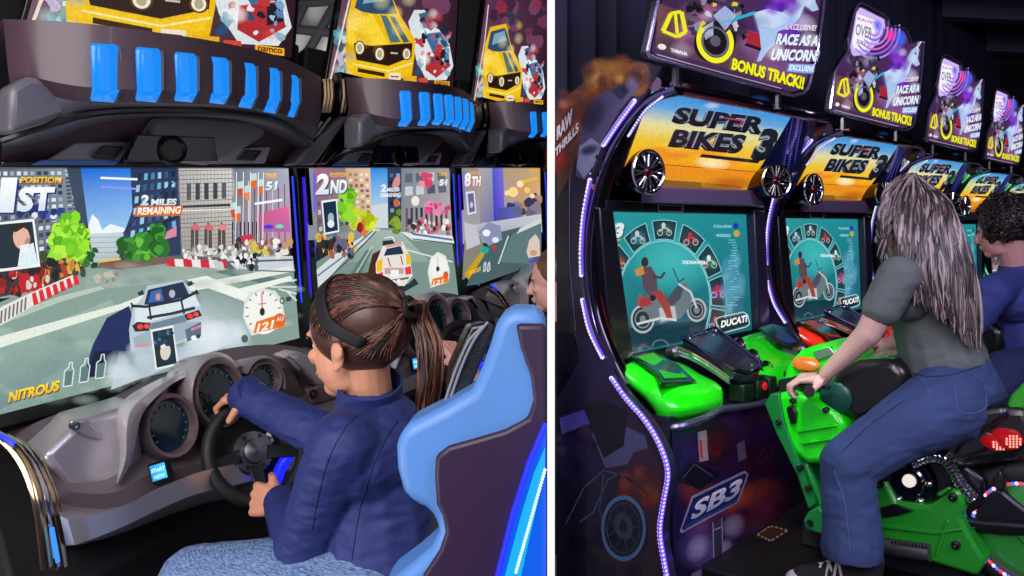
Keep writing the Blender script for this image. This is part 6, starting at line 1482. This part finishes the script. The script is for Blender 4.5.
for k in range(5):
    x = .07+k*.022; zz = .098-.0105*k
    m.tube(cr([heel + dsh*x + ssd*-.036 + UP*(zz-.03), heel + dsh*(x+.008) + ssd*-.015 + UP*(zz+.002), heel + dsh*(x+.016) + ssd*.015 + UP*(zz+.002), heel + dsh*(x+.022) + ssd*.036 + UP*(zz-.03)], 10), .004, 6)
    m.tube(cr([heel + dsh*(x+.02) + ssd*-.036 + UP*(zz-.03), heel + dsh*(x+.012) + ssd*-.012 + UP*(zz+.004), heel + dsh*(x+.004) + ssd*.015 + UP*(zz+.004), heel + dsh*x + ssd*.036 + UP*(zz-.03)], 10), .004, 6)
m.build('laces', mat('white_laces', '#c9c4cc', rough=.8), sh)

# ---------------------------------------------------------------- dark-haired rider behind her
random.seed(60)
ma = root('person', FR.P(0, .9, .7) + FR.u*W2, 'person with short dark curly hair in blue tee behind the long-haired rider', 'person')
mc_ = U(1003, 226, 3.42); mf = nrm((-.68, .70, -.16))
B = MB(); mf, mu, ms, maxx = head_shapes(B, mc_, mf, (0, 0, 1), 1.05)
nb = U(1016, 266, 3.44); pv = U(1046, 378, 3.44)
lsh, lel, lwr = U(993, 292, 3.26), U(962, 335, 3.30), U(920, 350, 3.40)
rsh, rel, rwr = U(1038, 285, 3.64), U(1000, 330, 3.7), U(960, 340, 3.75)
B.chain([(mc_ - mf*.02 - mu*.05, .058), (nb, .06), (U(1032, 320, 3.44), .11), (pv, .13)])
B.chain([(nb - UP*.05, .05), (lsh, .05), (lel, .04), (lwr, .026)]); B.chain([(nb - UP*.05, .05), (rsh, .05), (rel, .04), (rwr, .026)])
hand_shapes(B, lwr, (-.9, .3, 0), (0, 0, -1), 1, .175, (30, 55, 40)); hand_shapes(B, rwr, (-.9, .3, 0), (0, 0, -1), -1, .175, (30, 55, 40))
mk, mak = U(985, 385, 3.20), U(994, 425, 3.22)
mk2, mak2 = FR.P(.26, .55, .62) + FR.u*W2, FR.P(.25, .62, .36) + FR.u*W2
B.chain([(pv, .12), (mk, .06), (mak, .05), (mak - UP*.2, .04)]); B.chain([(pv, .12), (mk2, .06), (mak2, .045)])
mb_ = organic(B, 'body', mat('skin_rosy', '#cf9c98', rough=.5, vary=.06), ma, .0055, 3)
c1, c2 = hair_mat('black_brown_hair', '#171014'), hair_mat('dark_brown_hair', '#2a1c20')
face_details(mb_, mc_, mf, mu, 1.05, c1)
hcm = mc_ - mf*.022 + mu*.018
HB = MB(); HB.ell(hcm, .098, .112, .104, maxx, 28, 18); organic(HB, 'hair', c1, mb_, .007, 2)
paths = []
for i in range(420):
    dd = nrm(V((random.gauss(0, 1), random.gauss(0, 1), random.gauss(.15, 1))))
    if dd.dot(mf) > .62 and dd.dot(mu) < .5 or dd.dot(mu) < -.72: continue
    p0 = hcm + ms*dd.dot(ms)*.096 + mf*dd.dot(mf)*.108 + mu*dd.dot(mu)*.102
    e = dd.orthogonal().normalized(); g_ = dd.cross(e); ph = random.uniform(0, 6); r0 = random.uniform(.007, .013)
    paths.append([p0 + dd*(.003+.0022*j) + (e*cos(ph+j*1.0)+g_*sin(ph+j*1.0))*r0 for j in range(11)])
strands('curls', paths, .0036, (c1, c1, c2), mb_)
J = MB(); J.chain([(nb - UP*.03, .07), (nb - UP*.07, .11)]); J.ell(U(1020, 300, 3.44), .125, .20, .11, (nrm(V((.75, -.66, 0))), nrm(V((.66, .75, 0))), UP)); J.chain([(U(1022, 300, 3.44), .13), (U(1034, 350, 3.44), .15)])
J.chain([(nb - UP*.06, .06), (lsh, .07), (lsh.lerp(lel, .6), .066)]); J.chain([(nb - UP*.06, .06), (rsh, .07), (rsh.lerp(rel, .6), .066)])
organic(J, 'tee_shirt', mat('blue_tee', '#323f86', rough=.8), mb_, .008, 5, fold=.004, ff=(12, 12, 18))
T_ = MB(); T_.chain([(U(1044, 362, 3.44), .145), (pv, .15)]); T_.chain([(U(1040, 376, 3.34), .13), (U(1005, 374, 3.25), .095), (mk.lerp(pv, .12), .088)]); T_.chain([(pv, .13), (mk2.lerp(pv, .1), .09)])
organic(T_, 'shorts', mat('navy_shorts', '#222c58', rough=.85), mb_, .008, 5, fold=.004)
# ================================================================ camera, room, light
cam_d = bpy.data.cameras.new('camera'); cam = bpy.data.objects.new('camera', cam_d); C.objects.link(cam)
cam.location = CAM; cam.rotation_euler = (radians(90), 0, 0)
cam_d.sensor_width = 36; cam_d.lens = 36*F/1024; cam_d.shift_y = -(288-CY)/1024; cam_d.clip_start = .05; cam_d.clip_end = 60
bpy.context.scene.camera = cam
sc = bpy.context.scene
sc.view_settings.view_transform = 'Standard'; sc.view_settings.look = 'None'; sc.view_settings.exposure = 0; sc.view_settings.gamma = 1
sc.view_settings.use_curve_mapping = False
sc.cycles.transparent_max_bounces = 64
w = bpy.data.worlds.new('World'); sc.world = w; w.use_nodes = True
w.node_tree.nodes['Background'].inputs['Color'].default_value = (.10, .09, .16, 1); w.node_tree.nodes['Background'].inputs['Strength'].default_value = .4
def area(name, loc, target, size, power, col, sy=None):
    d = bpy.data.lights.new(name, 'AREA'); d.energy = power; d.color = col; d.size = size
    if sy: d.shape = 'RECTANGLE'; d.size_y = sy
    o = bpy.data.objects.new(name, d); C.objects.link(o); o.location = loc
    o.rotation_euler = (V(target)-V(loc)).to_track_quat('-Z', 'Y').to_euler()
    return o
area('hall_lamp', (-1.0, -.9, 2.9), (-.6, 2.2, 1.2), 2.4, 130, (1., .94, .94))
area('low_fill', (-1.7, .5, .5), (-.9, 2.0, 1.6), 1.0, 16, (1., .93, 1.))  # added low fill for the hood undersides and dash
area('roof_panel_fill', (-1.3, 5.0, 2.4), (-1.4, 5.9, 2.9), .4, 14, (1., .97, .95))  # unseen lamp added to light the pale roof panel
area('hall_lamp', (2.2, -.3, 2.9), (1.4, 2.8, .7), 1.4, 75, (.8, .72, 1.))
area('side_panel_fill', (.42, 1.0, 2.3), (.3, 2.6, 1.2), .4, 9, (.9, .82, 1.))  # unseen source added to brighten the printed side panel
for k in (0, 1):
    sd = bpy.data.lights.new('fairing_fill_spot', 'SPOT'); sd.energy = 105; sd.spot_size = radians(36); sd.spot_blend = .5; sd.color = (.95, 1., .95); sd.shadow_soft_size = .1  # spots added to brighten the dash fairings and bike fronts
    so_ = bpy.data.objects.new('fairing_fill_spot', sd); C.objects.link(so_); so_.location = V((.30, 1.85, 2.25)) + FR.u*W2*k
    so_.rotation_euler = (V((.76, 2.72, .85)) - V((.30, 1.85, 2.25))).to_track_quat('-Z', 'Y').to_euler()
# floors, walls, ceiling
m_carpet = mat('dark_carpet', '#0c0b12', rough=.95, vary=.4, vscale=40)
m_wallm = mat('black_wall', '#0a0a10', rough=.9)
fl = FL.P(0, 0, FLOOR_C)
def floor_pt(x, y):
    # plane through fl spanned by u and v
    n = FL.u.cross(FL.v); return V((x, y, fl.z - (n.x*(x-fl.x)+n.y*(y-fl.y))/n.z))
xs = [(-3.2, .3), (.0, .3), (.13, 2.62), (.30, 6.2), (-3.2, 6.2)]
struct(MB().prism([floor_pt(x, y) for x, y in xs], V((0, 0, -.05))).build('floor_left', m_carpet))
struct(MB().prism([V((x, y, 0)) for x, y in [(.03, .3), (4.8, .3), (6.0, 7.5), (1.0, 7.5), (.13, 2.62)]], V((0, 0, -.05))).build('floor_right', m_carpet))
struct(MB().box(V((1.0, 3.8, 3.5)), V((5, 0, 0)), V((0, 4.4, 0)), V((0, 0, .05))).build('ceiling', m_wallm))
struct(MB().box(V((-1.5, 6.3, 1.6)), V((2.2, 0, 0)), V((0, .05, 0)), V((0, 0, 1.9))).build('wall_back', m_wallm))
struct(MB().box(V((4.2, 8.6, 1.6)), V((4.2, 0, 0)), V((0, .05, 0)), V((0, 0, 1.95))).build('wall_far', m_wallm))
struct(MB().box(V((-3.3, 2.6, 1.6)), V((.05, 0, 0)), V((0, 3.8, 0)), V((0, 0, 1.95))).build('wall_left', m_wallm))
struct(MB().box(V((7.2, 4.4, 1.6)), V((.05, 0, 0)), V((0, 4.2, 0)), V((0, 0, 1.95))).build('wall_right', m_wallm))
for k in range(5):
    struct(MB().box(V((3.6, 3.6+k*1.1, 3.3)), V((3.2, .5, 0)), V((-.01, .07, 0)), V((0, 0, .13))).build('trim_%d' % (k+1), mat('beam_violet', '#5e5474', rough=.8)))
# roof truss and pale ceiling bay glimpsed between the signs
struct(MB().prism([U(272, -6, 5.9), U(338, -6, 5.9), U(338, 62, 5.9), U(272, 62, 5.9)], V((0, .05, 0))).build('trim_6', mat('pale_roof_panel', '#9a9a9a', rough=.9)))
for k, (x0, y0, x1, y1) in enumerate(((262, 26, 345, 34), (276, 66, 312, -12), (300, 66, 334, 6), (262, 6, 345, 0))):
    struct(MB().tube([U(x0, y0, 5.7), U(x1, y1, 5.7)], .035, 8).build('trim_%d' % (7+k), m_wallm))
# made-up partition for the white divider; its free end glows to read white
def dv(x, y, z): return V((x, y, z))
px0, px1 = 547.3, 554.7
za, zb = 1.0, 2.5
def plan(px, z): return ((px-CX)/F*z, z)
p = [plan(px0, za), plan(px1, za), plan(551.5, zb), plan(550.5, zb)]
struct(MB().prism([V((x, y, -.05)) for x, y in p], V((0, 0, 3.5))).build('wall_divider', mat('white_paint', '#e8e8ea', rough=.7)))
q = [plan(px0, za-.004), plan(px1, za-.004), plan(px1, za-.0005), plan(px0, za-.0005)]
struct(MB().prism([V((x, y, -.04)) for x, y in q], V((0, 0, 3.45))).build('trim_divider_glow', glow('white_edge_glow', '#ffffff', 1.05)))  # emitting strip added so the edge stays white in the dark hall
